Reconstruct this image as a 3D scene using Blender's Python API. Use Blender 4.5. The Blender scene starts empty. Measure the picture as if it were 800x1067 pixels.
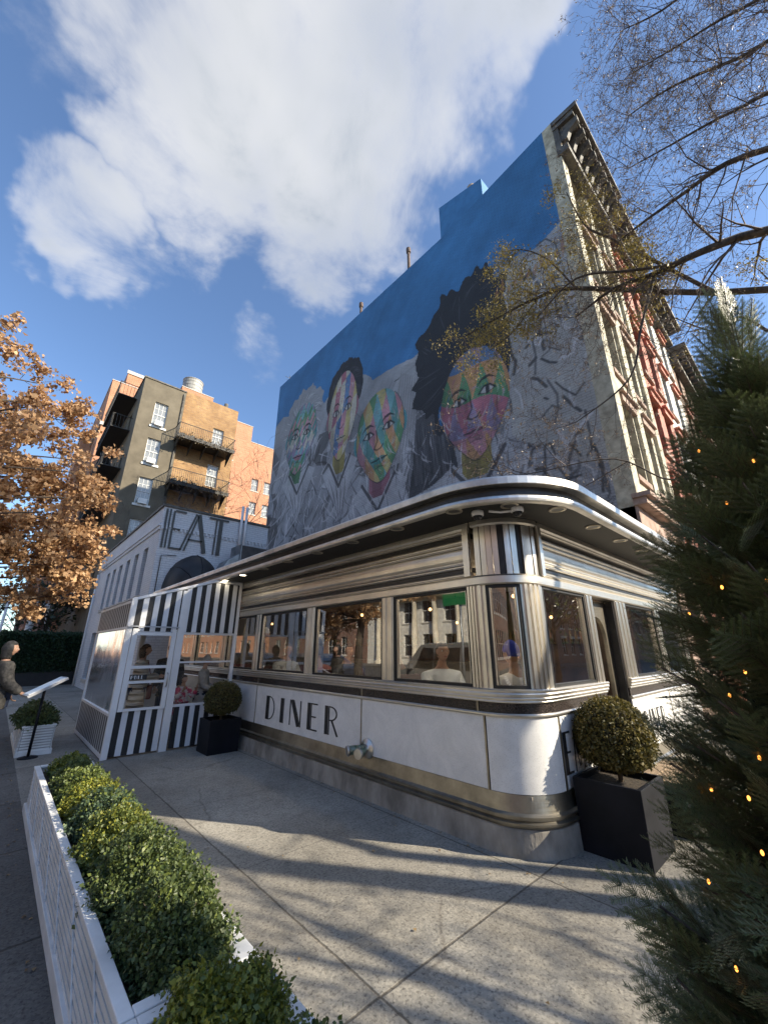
import bpy, math, random
import numpy as np
from mathutils import Vector, Matrix
R = math.radians
random.seed(7)
scn = bpy.context.scene
COL = scn.collection

# ------------------------------------------------------------------ camera frame (used to find real positions)
FPX, CX, CY, CAMH = 415.0, 400.0, 533.5, 1.6
PITCH, AZ = math.atan(143.5/415.0), R(42.6)
FH = np.array([math.sin(AZ), math.cos(AZ), 0]); RT = np.array([math.cos(AZ), -math.sin(AZ), 0]); ZZ = np.array([0, 0, 1.])
FW = FH*math.cos(PITCH)+ZZ*math.sin(PITCH); UP = -FH*math.sin(PITCH)+ZZ*math.cos(PITCH)
ORI = np.array([0, 0, CAMH])
def ray(u, v): return FW+RT*(u-CX)/FPX+UP*(CY-v)/FPX
def at(u, v, w): return Vector(ORI+ray(u, v)*w)
def onx(u, v, X): d = ray(u, v); return ORI+d*(X/d[0])
def ony(u, v, Y): d = ray(u, v); return ORI+d*(Y/d[1])

SUN_AZ, SUN_EL = R(146), R(30)

# ------------------------------------------------------------------ materials
MATS = {}
def newmat(name):
    m = bpy.data.materials.new(name); m.use_nodes = True; MATS[name] = m
    nt = m.node_tree; b = nt.nodes['Principled BSDF']
    return m, nt, b
def N(nt, t, **k):
    n = nt.nodes.new(t)
    for a, v in k.items():
        if a in n.inputs.keys(): n.inputs[a].default_value = v
        else: setattr(n, a, v)
    return n
def L(nt, a, b): nt.links.new(a, b)
def c4(c): return (c[0], c[1], c[2], 1)
def mat(name, c1, c2=None, scale=6, rough=.6, metal=0, bump=0, bscale=40, detail=4, stretch=None, spec=None, lo=.35, hi=.65):
    m, nt, b = newmat(name)
    b.inputs['Roughness'].default_value = rough; b.inputs['Metallic'].default_value = metal
    if spec is not None: b.inputs['Specular IOR Level'].default_value = spec
    tc = N(nt, 'ShaderNodeTexCoord'); src = tc.outputs['Object']
    if stretch:
        mp = N(nt, 'ShaderNodeMapping'); mp.inputs['Scale'].default_value = stretch; L(nt, src, mp.inputs[0]); src = mp.outputs[0]
    if c2 is None: b.inputs['Base Color'].default_value = c4(c1)
    else:
        n = N(nt, 'ShaderNodeTexNoise'); n.inputs['Scale'].default_value = scale; n.inputs['Detail'].default_value = detail; n.inputs['Roughness'].default_value = .6
        L(nt, src, n.inputs['Vector'])
        r = N(nt, 'ShaderNodeValToRGB'); r.color_ramp.elements[0].position = lo; r.color_ramp.elements[1].position = hi
        r.color_ramp.elements[0].color = c4(c1); r.color_ramp.elements[1].color = c4(c2)
        L(nt, n.outputs['Fac'], r.inputs[0]); L(nt, r.outputs[0], b.inputs['Base Color'])
    if bump:
        n2 = N(nt, 'ShaderNodeTexNoise'); n2.inputs['Scale'].default_value = bscale; n2.inputs['Detail'].default_value = 3
        L(nt, src, n2.inputs['Vector'])
        bp = N(nt, 'ShaderNodeBump'); bp.inputs['Strength'].default_value = min(1, bump); bp.inputs['Distance'].default_value = .01
        L(nt, n2.outputs['Fac'], bp.inputs['Height']); L(nt, bp.outputs[0], b.inputs['Normal'])
    return m
def wallvec(nt):
    tc = N(nt, 'ShaderNodeTexCoord'); s = N(nt, 'ShaderNodeSeparateXYZ'); L(nt, tc.outputs['Object'], s.inputs[0])
    a = N(nt, 'ShaderNodeMath', operation='ADD'); L(nt, s.outputs[0], a.inputs[0]); L(nt, s.outputs[1], a.inputs[1])
    c = N(nt, 'ShaderNodeCombineXYZ'); L(nt, a.outputs[0], c.inputs[0]); L(nt, s.outputs[2], c.inputs[1])
    return tc, c.outputs[0]
def brick(name, c1, c2, mort, bw=.22, bh=.075, ms=.01, rough=.8, stain=None, bump=.4):
    m, nt, b = newmat(name); b.inputs['Roughness'].default_value = rough
    tc, v = wallvec(nt)
    br = N(nt, 'ShaderNodeTexBrick'); br.inputs['Scale'].default_value = 1
    br.inputs['Brick Width'].default_value = bw; br.inputs['Row Height'].default_value = bh; br.inputs['Mortar Size'].default_value = ms
    br.inputs['Color1'].default_value = c4(c1); br.inputs['Color2'].default_value = c4(c2); br.inputs['Mortar'].default_value = c4(mort)
    L(nt, v, br.inputs['Vector'])
    col = br.outputs['Color']
    n = N(nt, 'ShaderNodeTexNoise'); n.inputs['Scale'].default_value = .9; n.inputs['Detail'].default_value = 6; n.inputs['Roughness'].default_value = .7
    L(nt, tc.outputs['Object'], n.inputs['Vector'])
    r = N(nt, 'ShaderNodeValToRGB'); r.color_ramp.elements[0].position = .35; r.color_ramp.elements[1].position = .7
    s = stain or (.75, .72, .7)
    r.color_ramp.elements[0].color = c4(s); r.color_ramp.elements[1].color = (1.05, 1.05, 1.05, 1)
    L(nt, n.outputs['Fac'], r.inputs[0])
    mx = N(nt, 'ShaderNodeMix', data_type='RGBA', blend_type='MULTIPLY'); mx.inputs[0].default_value = 1
    L(nt, col, mx.inputs[6]); L(nt, r.outputs[0], mx.inputs[7]); L(nt, mx.outputs[2], b.inputs['Base Color'])
    if bump:
        bp = N(nt, 'ShaderNodeBump'); bp.inputs['Strength'].default_value = bump; bp.inputs['Distance'].default_value = .006; bp.invert = True
        L(nt, br.outputs['Fac'], bp.inputs['Height']); L(nt, bp.outputs[0], b.inputs['Normal'])
    return m
def glass(name, tint=(.5, .55, .55), refl=.32, rough=.01, wav=.15):
    m, nt, b = newmat(name); nt.nodes.remove(b)
    out = nt.nodes['Material Output']
    tr = N(nt, 'ShaderNodeBsdfTransparent'); tr.inputs[0].default_value = c4(tint)
    gl = N(nt, 'ShaderNodeBsdfGlossy'); gl.inputs['Roughness'].default_value = rough; gl.inputs[0].default_value = (1, 1, 1, 1)
    tc = N(nt, 'ShaderNodeTexCoord'); n = N(nt, 'ShaderNodeTexNoise'); n.inputs['Scale'].default_value = 1.3; L(nt, tc.outputs['Object'], n.inputs['Vector'])
    bp = N(nt, 'ShaderNodeBump'); bp.inputs['Strength'].default_value = wav; bp.inputs['Distance'].default_value = .02
    L(nt, n.outputs['Fac'], bp.inputs['Height']); L(nt, bp.outputs[0], gl.inputs['Normal'])
    fr = N(nt, 'ShaderNodeFresnel'); fr.inputs[0].default_value = 1.5
    mp = N(nt, 'ShaderNodeMapRange'); mp.inputs['From Min'].default_value = .04; mp.inputs['From Max'].default_value = 1; mp.inputs['To Min'].default_value = refl; mp.inputs['To Max'].default_value = 1
    L(nt, fr.outputs[0], mp.inputs[0])
    mx = N(nt, 'ShaderNodeMixShader'); L(nt, mp.outputs[0], mx.inputs[0]); L(nt, tr.outputs[0], mx.inputs[1]); L(nt, gl.outputs[0], mx.inputs[2])
    L(nt, mx.outputs[0], out.inputs[0])
    return m
def emit(name, c, s):
    m, nt, b = newmat(name)
    b.inputs['Base Color'].default_value = c4(c); b.inputs['Emission Color'].default_value = c4(c); b.inputs['Emission Strength'].default_value = s
    return m
def leafmat(name, c1, c2, scale=9, rough=.5, back=None, trans=.25):
    m, nt, b = newmat(name)
    b.inputs['Roughness'].default_value = rough
    g = N(nt, 'ShaderNodeNewGeometry')
    wn = N(nt, 'ShaderNodeTexWhiteNoise'); wn.noise_dimensions = '1D'; L(nt, g.outputs['Random Per Island'], wn.inputs['W'])
    tc = N(nt, 'ShaderNodeTexCoord'); n = N(nt, 'ShaderNodeTexNoise'); n.inputs['Scale'].default_value = scale; L(nt, tc.outputs['Object'], n.inputs['Vector'])
    a = N(nt, 'ShaderNodeMath', operation='ADD'); L(nt, wn.outputs['Value'], a.inputs[0]); L(nt, n.outputs['Fac'], a.inputs[1])
    d = N(nt, 'ShaderNodeMath', operation='MULTIPLY'); d.inputs[1].default_value = .5; L(nt, a.outputs[0], d.inputs[0])
    r = N(nt, 'ShaderNodeValToRGB'); r.color_ramp.elements[0].position = .2; r.color_ramp.elements[1].position = .8
    r.color_ramp.elements[0].color = c4(c1); r.color_ramp.elements[1].color = c4(c2); L(nt, d.outputs[0], r.inputs[0])
    col = r.outputs[0]
    if back:
        mx = N(nt, 'ShaderNodeMix', data_type='RGBA'); L(nt, g.outputs['Backfacing'], mx.inputs[0]); L(nt, col, mx.inputs[6]); mx.inputs[7].default_value = c4(back); col = mx.outputs[2]
    L(nt, col, b.inputs['Base Color'])
    if trans:
        t = N(nt, 'ShaderNodeBsdfTranslucent'); L(nt, col, t.inputs[0])
        ms = N(nt, 'ShaderNodeMixShader'); ms.inputs[0].default_value = trans
        L(nt, b.outputs[0], ms.inputs[1]); L(nt, t.outputs[0], ms.inputs[2]); L(nt, ms.outputs[0], nt.nodes['Material Output'].inputs[0])
    return m

def steelmat(name, base, rough, stretch, tarn=.35):
    m, nt, b = newmat(name); b.inputs['Metallic'].default_value = 1
    tc = N(nt, 'ShaderNodeTexCoord')
    n = N(nt, 'ShaderNodeTexNoise'); n.inputs['Scale'].default_value = 2.2; n.inputs['Detail'].default_value = 6; n.inputs['Roughness'].default_value = .65; L(nt, tc.outputs['Object'], n.inputs['Vector'])
    r = N(nt, 'ShaderNodeValToRGB'); r.color_ramp.elements[0].position = .3; r.color_ramp.elements[1].position = .62
    r.color_ramp.elements[0].color = c4([x*(1-tarn) for x in base]); r.color_ramp.elements[1].color = c4(base)
    L(nt, n.outputs['Fac'], r.inputs[0]); L(nt, r.outputs[0], b.inputs['Base Color'])
    mr = N(nt, 'ShaderNodeMapRange'); mr.inputs['To Min'].default_value = rough+.16; mr.inputs['To Max'].default_value = rough-.04
    L(nt, n.outputs['Fac'], mr.inputs[0]); L(nt, mr.outputs[0], b.inputs['Roughness'])
    mp = N(nt, 'ShaderNodeMapping'); mp.inputs['Scale'].default_value = stretch; L(nt, tc.outputs['Object'], mp.inputs[0])
    n2 = N(nt, 'ShaderNodeTexNoise'); n2.inputs['Scale'].default_value = 1; n2.inputs['Detail'].default_value = 4; L(nt, mp.outputs[0], n2.inputs['Vector'])
    bp = N(nt, 'ShaderNodeBump'); bp.inputs['Strength'].default_value = .35; bp.inputs['Distance'].default_value = .004
    L(nt, n2.outputs['Fac'], bp.inputs['Height']); L(nt, bp.outputs[0], b.inputs['Normal'])
    return m
M = {}
M['steel'] = steelmat('brushed_steel', (.80, .75, .67), .30, (1.5, 1.5, 40), .22)
M['steel_v'] = steelmat('brushed_steel_vertical', (.80, .76, .69), .26, (40, 40, 1), .22)
M['steel_dark'] = steelmat('tarnished_steel', (.44, .40, .33), .34, (4, 4, 60), .55)
M['canopy_steel'] = steelmat('canopy_steel', (.70, .67, .62), .36, (14, 14, 14), .5)
M['black'] = mat('black_enamel', (.012, .012, .013), (.025, .025, .027), 8, .35)
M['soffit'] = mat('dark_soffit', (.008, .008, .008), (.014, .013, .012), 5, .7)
M['rubber'] = mat('black_gasket', (.01, .01, .01), None, rough=.5)
M['granite'] = mat('speckled_granite', (.012, .010, .010), (.11, .085, .075), 130, .25, detail=5, lo=.45, hi=.7)
M['white_w'] = mat('white_frame_paint', (.72, .72, .72), (.8, .8, .8), 3, .45)

def panelmat():
    m, nt, b = newmat('white_marble_panel'); b.inputs['Roughness'].default_value = .22
    tc = N(nt, 'ShaderNodeTexCoord')
    n = N(nt, 'ShaderNodeTexNoise'); n.inputs['Scale'].default_value = 3.2; n.inputs['Detail'].default_value = 9; n.inputs['Roughness'].default_value = .68; n.inputs['Distortion'].default_value = .6; L(nt, tc.outputs['Object'], n.inputs['Vector'])
    r = N(nt, 'ShaderNodeValToRGB'); r.color_ramp.elements[0].position = .3; r.color_ramp.elements[1].position = .66
    r.color_ramp.elements[0].color = (.66, .66, .65, 1); r.color_ramp.elements[1].color = (.84, .83, .81, 1)
    L(nt, n.outputs['Fac'], r.inputs[0])
    n3 = N(nt, 'ShaderNodeTexNoise'); n3.inputs['Scale'].default_value = 160; n3.inputs['Detail'].default_value = 2; L(nt, tc.outputs['Object'], n3.inputs['Vector'])
    r3 = N(nt, 'ShaderNodeValToRGB'); r3.color_ramp.elements[0].position = .3; r3.color_ramp.elements[1].position = .42; r3.color_ramp.elements[0].color = (.7, .69, .66, 1); r3.color_ramp.elements[1].color = (1, 1, 1, 1)
    L(nt, n3.outputs['Fac'], r3.inputs[0])
    mx = N(nt, 'ShaderNodeMix', data_type='RGBA', blend_type='MULTIPLY'); mx.inputs[0].default_value = 1
    L(nt, r.outputs[0], mx.inputs[6]); L(nt, r3.outputs[0], mx.inputs[7]); L(nt, mx.outputs[2], b.inputs['Base Color'])
    return m
M['panel'] = panelmat()

def pavemat(name, base, dark, joints, pits=.5):
    m, nt, b = newmat(name); b.inputs['Roughness'].default_value = .82
    tc = N(nt, 'ShaderNodeTexCoord'); P = tc.outputs['Object']
    def noise(s, d=4, rr=.6):
        n = N(nt, 'ShaderNodeTexNoise'); n.inputs['Scale'].default_value = s; n.inputs['Detail'].default_value = d; n.inputs['Roughness'].default_value = rr; L(nt, P, n.inputs['Vector']); return n.outputs['Fac']
    def ramp(src, p0, p1, a, c):
        r = N(nt, 'ShaderNodeValToRGB'); r.color_ramp.elements[0].position = p0; r.color_ramp.elements[1].position = p1
        r.color_ramp.elements[0].color = c4(a); r.color_ramp.elements[1].color = c4(c); L(nt, src, r.inputs[0]); return r.outputs[0]
    def mul(a, c, f=1):
        mx = N(nt, 'ShaderNodeMix', data_type='RGBA', blend_type='MULTIPLY'); mx.inputs[0].default_value = f; L(nt, a, mx.inputs[6]); L(nt, c, mx.inputs[7]); return mx.outputs[2]
    col = ramp(noise(1.1, 8, .7), .3, .7, dark, base)
    big = ramp(noise(.5, 3), .42, .58, (.72, .71, .70), (1, 1, 1)); col = mul(col, big)
    vo = N(nt, 'ShaderNodeTexVoronoi'); vo.inputs['Scale'].default_value = 75; L(nt, P, vo.inputs['Vector'])
    agg = N(nt, 'ShaderNodeSeparateColor'); L(nt, vo.outputs['Color'], agg.inputs[0])
    col = mul(col, ramp(agg.outputs[0], .05, .95, (.55, .53, .52), (1.4, 1.36, 1.3)), pits)
    col = mul(col, ramp(noise(48, 3, .6), .36, .45, (.35, .34, .34), (1, 1, 1)), pits+.3)
    col = mul(col, ramp(noise(9, 5, .7), .3, .5, (.78, .77, .76), (1, 1, 1)))
    s = N(nt, 'ShaderNodeSeparateXYZ'); L(nt, P, s.inputs[0])
    if joints:
        fl = []
        for ax, period, off_, _ in (joints[0], joints[1]):
            q = N(nt, 'ShaderNodeMath', operation='SUBTRACT'); L(nt, s.outputs[ax], q.inputs[0]); q.inputs[1].default_value = off_
            q2 = N(nt, 'ShaderNodeMath', operation='DIVIDE'); L(nt, q.outputs[0], q2.inputs[0]); q2.inputs[1].default_value = period
            q3 = N(nt, 'ShaderNodeMath', operation='FLOOR'); L(nt, q2.outputs[0], q3.inputs[0]); fl.append(q3.outputs[0])
        cb = N(nt, 'ShaderNodeCombineXYZ'); L(nt, fl[0], cb.inputs[0]); L(nt, fl[1], cb.inputs[1])
        wn = N(nt, 'ShaderNodeTexWhiteNoise'); L(nt, cb.outputs[0], wn.inputs['Vector'])
        col = mul(col, ramp(wn.outputs['Value'], 0, 1, (.80, .79, .78), (1.10, 1.09, 1.07)))
        vg_ = N(nt, 'ShaderNodeTexVoronoi'); vg_.inputs['Scale'].default_value = 1.7; vg_.inputs['Randomness'].default_value = 1; L(nt, P, vg_.inputs['Vector'])
        col = mul(col, ramp(vg_.outputs['Distance'], .035, .05, (.55, .54, .53), (1, 1, 1)), .8)
        col = mul(col, ramp(noise(2.6, 7, .75), .60, .72, (1, 1, 1), (1.22, 1.2, 1.16)), .9)
        col = mul(col, ramp(noise(3.7, 6, .7), .62, .72, (1, 1, 1), (.68, .66, .64)), .9)
    # wobble for the joints
    last = None
    def M2(op, a, bb):
        q = N(nt, 'ShaderNodeMath', operation=op)
        for i, x in enumerate((a, bb)):
            if x is None: continue
            if isinstance(x, (int, float)): q.inputs[i].default_value = x
            else: L(nt, x, q.inputs[i])
        return q.outputs[0]
    wob = M2('MULTIPLY', M2('SUBTRACT', noise(6, 3), .5), .018)
    for ax, period, off, wd in joints:
        x = M2('ADD', s.outputs[ax], wob)
        x = M2('SUBTRACT', x, off-period/2)
        x = M2('WRAP', x, period) if False else M2('FLOORED_MODULO', x, period)
        x = M2('ABSOLUTE', M2('SUBTRACT', x, period/2), None)
        g = N(nt, 'ShaderNodeMapRange'); g.inputs['From Min'].default_value = wd*.5; g.inputs['From Max'].default_value = wd*1.4; L(nt, x, g.inputs[0])
        last = g.outputs[0] if last is None else M2('MINIMUM', last, g.outputs[0])
    if last is not None: col = mul(col, ramp(last, 0, 1, (.42, .40, .38), (1, 1, 1)))
    # cracks
    v2 = N(nt, 'ShaderNodeTexVoronoi'); v2.feature = 'DISTANCE_TO_EDGE'; v2.inputs['Scale'].default_value = .42
    wv = N(nt, 'ShaderNodeTexNoise'); wv.inputs['Scale'].default_value = 3; wv.inputs['Detail'].default_value = 5; L(nt, P, wv.inputs['Vector'])
    ad = N(nt, 'ShaderNodeMix', data_type='RGBA'); ad.inputs[0].default_value = .12; L(nt, P, ad.inputs[6]); L(nt, wv.outputs['Color'], ad.inputs[7]); L(nt, ad.outputs[2], v2.inputs['Vector'])
    gate = ramp(noise(.8, 2), .5, .56, (0, 0, 0), (1, 1, 1))
    cr = ramp(v2.outputs['Distance'], .0015, .005, (.66, .64, .63), (1, 1, 1)); gs = N(nt, 'ShaderNodeMix', data_type='RGBA'); L(nt, gate, gs.inputs[0]); gs.inputs[6].default_value = (1, 1, 1, 1); L(nt, cr, gs.inputs[7])
    col = mul(col, gs.outputs[2])
    L(nt, col, b.inputs['Base Color'])
    bp = N(nt, 'ShaderNodeBump'); bp.inputs['Strength'].default_value = .55; bp.inputs['Distance'].default_value = .006
    h = M2('ADD', noise(60, 3), last if last is not None else 0)
    L(nt, h, bp.inputs['Height']); L(nt, bp.outputs[0], b.inputs['Normal'])
    return m
M['plaza'] = pavemat('exposed_aggregate_concrete', (.40, .385, .345), (.28, .27, .24), [(0, 1.6, 1.75, .007), (1, 6.4, 1.93, .008), (1, 1.6, .33, .003)], .42)
M['walk'] = pavemat('worn_grey_sidewalk', (.17, .165, .155), (.10, .098, .094), [(0, 1.5, .12, .012), (1, 1.5, .6, .012)], .5)
M['asphalt'] = pavemat('street_asphalt', (.06, .06, .06), (.04, .04, .042), [], .3)
M['concrete'] = mat('stained_concrete', (.17, .155, .135), (.40, .37, .33), 3.5, .85, bump=.6, bscale=30, detail=9, stretch=(1, 1, .5))
M['kerb'] = mat('kerb_stone', (.25, .25, .24), (.36, .35, .34), 7, .8)

# ------------------------------------------------------------------ mesh helpers
class MB:
    def __init__(s): s.v = []; s.f = []; s.m = []; s.sm = []
    def add(s, vs, fs, mi=0, smooth=False):
        o = len(s.v); s.v += [tuple(v) for v in vs]
        for f in fs: s.f.append(tuple(i+o for i in f)); s.m.append(mi); s.sm.append(smooth)
    def box(s, x0, x1, y0, y1, z0, z1, mi=0):
        v = [(x0, y0, z0), (x1, y0, z0), (x1, y1, z0), (x0, y1, z0), (x0, y0, z1), (x1, y0, z1), (x1, y1, z1), (x0, y1, z1)]
        s.add(v, [(0, 3, 2, 1), (4, 5, 6, 7), (0, 1, 5, 4), (1, 2, 6, 5), (2, 3, 7, 6), (3, 0, 4, 7)], mi)
    def obox(s, c, half, mat3, mi=0):
        v = []
        for sz in (-1, 1):
            for sx, sy in ((-1, -1), (1, -1), (1, 1), (-1, 1)):
                v.append(Vector(c)+mat3 @ Vector((sx*half[0], sy*half[1], sz*half[2])))
        s.add(v, [(0, 3, 2, 1), (4, 5, 6, 7), (0, 1, 5, 4), (1, 2, 6, 5), (2, 3, 7, 6), (3, 0, 4, 7)], mi)
    def tube(s, pts, rad, n=8, mi=0, cap=True, smooth=True):
        pts = [Vector(p) for p in pts]
        if not hasattr(rad, '__len__'): rad = [rad]*len(pts)
        o = len(s.v); a = None
        for i, p in enumerate(pts):
            d = (pts[min(i+1, len(pts)-1)]-pts[max(i-1, 0)])
            if d.length < 1e-9: d = Vector((0, 0, 1))
            d.normalize()
            if a is None: a = d.orthogonal().normalized()
            a = (a-d*a.dot(d)); a = a.normalized() if a.length > 1e-6 else d.orthogonal().normalized()
            b = d.cross(a)
            for k in range(n):
                t = 2*math.pi*k/n; s.v.append(tuple(p+(a*math.cos(t)+b*math.sin(t))*rad[i]))
        for i in range(len(pts)-1):
            for k in range(n):
                s.f.append((o+i*n+k, o+i*n+(k+1) % n, o+(i+1)*n+(k+1) % n, o+(i+1)*n+k)); s.m.append(mi); s.sm.append(smooth)
        if cap:
            s.f.append(tuple(o+k for k in range(n))[::-1]); s.m.append(mi); s.sm.append(False)
            e = o+(len(pts)-1)*n; s.f.append(tuple(e+k for k in range(n))); s.m.append(mi); s.sm.append(False)
    def lathe(s, prof, c=(0, 0, 0), n=24, mi=0, axis='z', smooth=True):
        o = len(s.v)
        for r, z in prof:
            for k in range(n):
                t = 2*math.pi*k/n; x, y = r*math.cos(t), r*math.sin(t)
                p = (x, y, z) if axis == 'z' else ((z, x, y) if axis == 'x' else (x, z, y))
                s.v.append((c[0]+p[0], c[1]+p[1], c[2]+p[2]))
        for i in range(len(prof)-1):
            for k in range(n):
                s.f.append((o+i*n+k, o+i*n+(k+1) % n, o+(i+1)*n+(k+1) % n, o+(i+1)*n+k)); s.m.append(mi); s.sm.append(smooth)
    def prism(s, poly, O, U, V, W, mi=0):
        """closed 2D polygon extruded by W"""
        O, U, V, W = Vector(O), Vector(U), Vector(V), Vector(W); n = len(poly)
        v = [O+U*a+V*b for a, b in poly]+[O+U*a+V*b+W for a, b in poly]
        f = [tuple(range(n))[::-1], tuple(range(n, 2*n))]+[(i, (i+1) % n, n+(i+1) % n, n+i) for i in range(n)]
        s.add(v, f, mi)
    def blob(s, c, r, n=16, m=10, mi=0, fn=None):
        o = len(s.v); vs = []
        for j in range(m+1):
            ph = math.pi*j/m
            for k in range(n):
                t = 2*math.pi*k/n
                d = Vector((math.sin(ph)*math.cos(t), math.sin(ph)*math.sin(t), math.cos(ph)))
                e = fn(d) if fn else Vector((d.x*r[0], d.y*r[1], d.z*r[2])); vs.append(Vector(c)+e)
        fs = [(j*n+k, (j+1)*n+k, (j+1)*n+(k+1) % n, j*n+(k+1) % n) for j in range(m) for k in range(n)]
        s.add(vs, fs, mi, True)
    def build(s, name, mats, parent=None, loc=None, rotz=None):
        me = bpy.data.meshes.new(name); me.from_pydata(s.v, [], s.f)
        if not isinstance(mats, (list, tuple)): mats = [mats]
        for m in mats: me.materials.append(m)
        me.polygons.foreach_set('material_index', s.m); me.polygons.foreach_set('use_smooth', s.sm); me.update()
        return link(name, me, parent, loc, rotz)
def link(name, me, parent=None, loc=None, rotz=None):
    o = bpy.data.objects.new(name, me); COL.objects.link(o)
    if parent: o.parent = parent
    if loc is not None: o.location = loc
    if rotz is not None: o.rotation_euler = (0, 0, rotz)
    return o
def npmesh(name, V, F, mats, parent=None, smooth=False, loc=None):
    """V (n,3), F (m,k) same-size faces"""
    me = bpy.data.meshes.new(name); k = F.shape[1]
    me.vertices.add(len(V)); me.vertices.foreach_set('co', np.ascontiguousarray(V, dtype=np.float32).ravel())
    me.loops.add(F.size); me.loops.foreach_set('vertex_index', np.ascontiguousarray(F, dtype=np.int32).ravel())
    me.polygons.add(len(F)); me.polygons.foreach_set('loop_start', np.arange(0, F.size, k, dtype=np.int32))
    me.polygons.foreach_set('loop_total', np.full(len(F), k, dtype=np.int32))
    if smooth: me.polygons.foreach_set('use_smooth', np.ones(len(F), dtype=bool))
    me.update(calc_edges=True)
    for m in (mats if isinstance(mats, (list, tuple)) else [mats]): me.materials.append(m)
    return link(name, me, parent, loc)
def root(name, label, cat, loc=(0, 0, 0), rotz=0, group=None):
    o = bpy.data.objects.new(name, None); COL.objects.link(o); o.location = loc; o.rotation_euler = (0, 0, rotz)
    return tag(o, label, cat, group)
def tag(o, label, cat, group=None, kind=None):
    o['label'] = label; o['category'] = cat
    if group: o['group'] = group
    if kind: o['kind'] = kind
    return o
def struct(o): o['kind'] = 'structure'; return o
def bevel(o, w=.006, seg=2):
    m = o.modifiers.new('bevel', 'BEVEL'); m.width = w; m.segments = seg; m.limit_method = 'ANGLE'; return o
def copy_tree(o, parent=None, lab=None):
    c = o.copy(); COL.objects.link(c)
    if parent: c.parent = parent
    for ch in list(o.children):
        copy_tree(ch, c)
    return c

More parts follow.
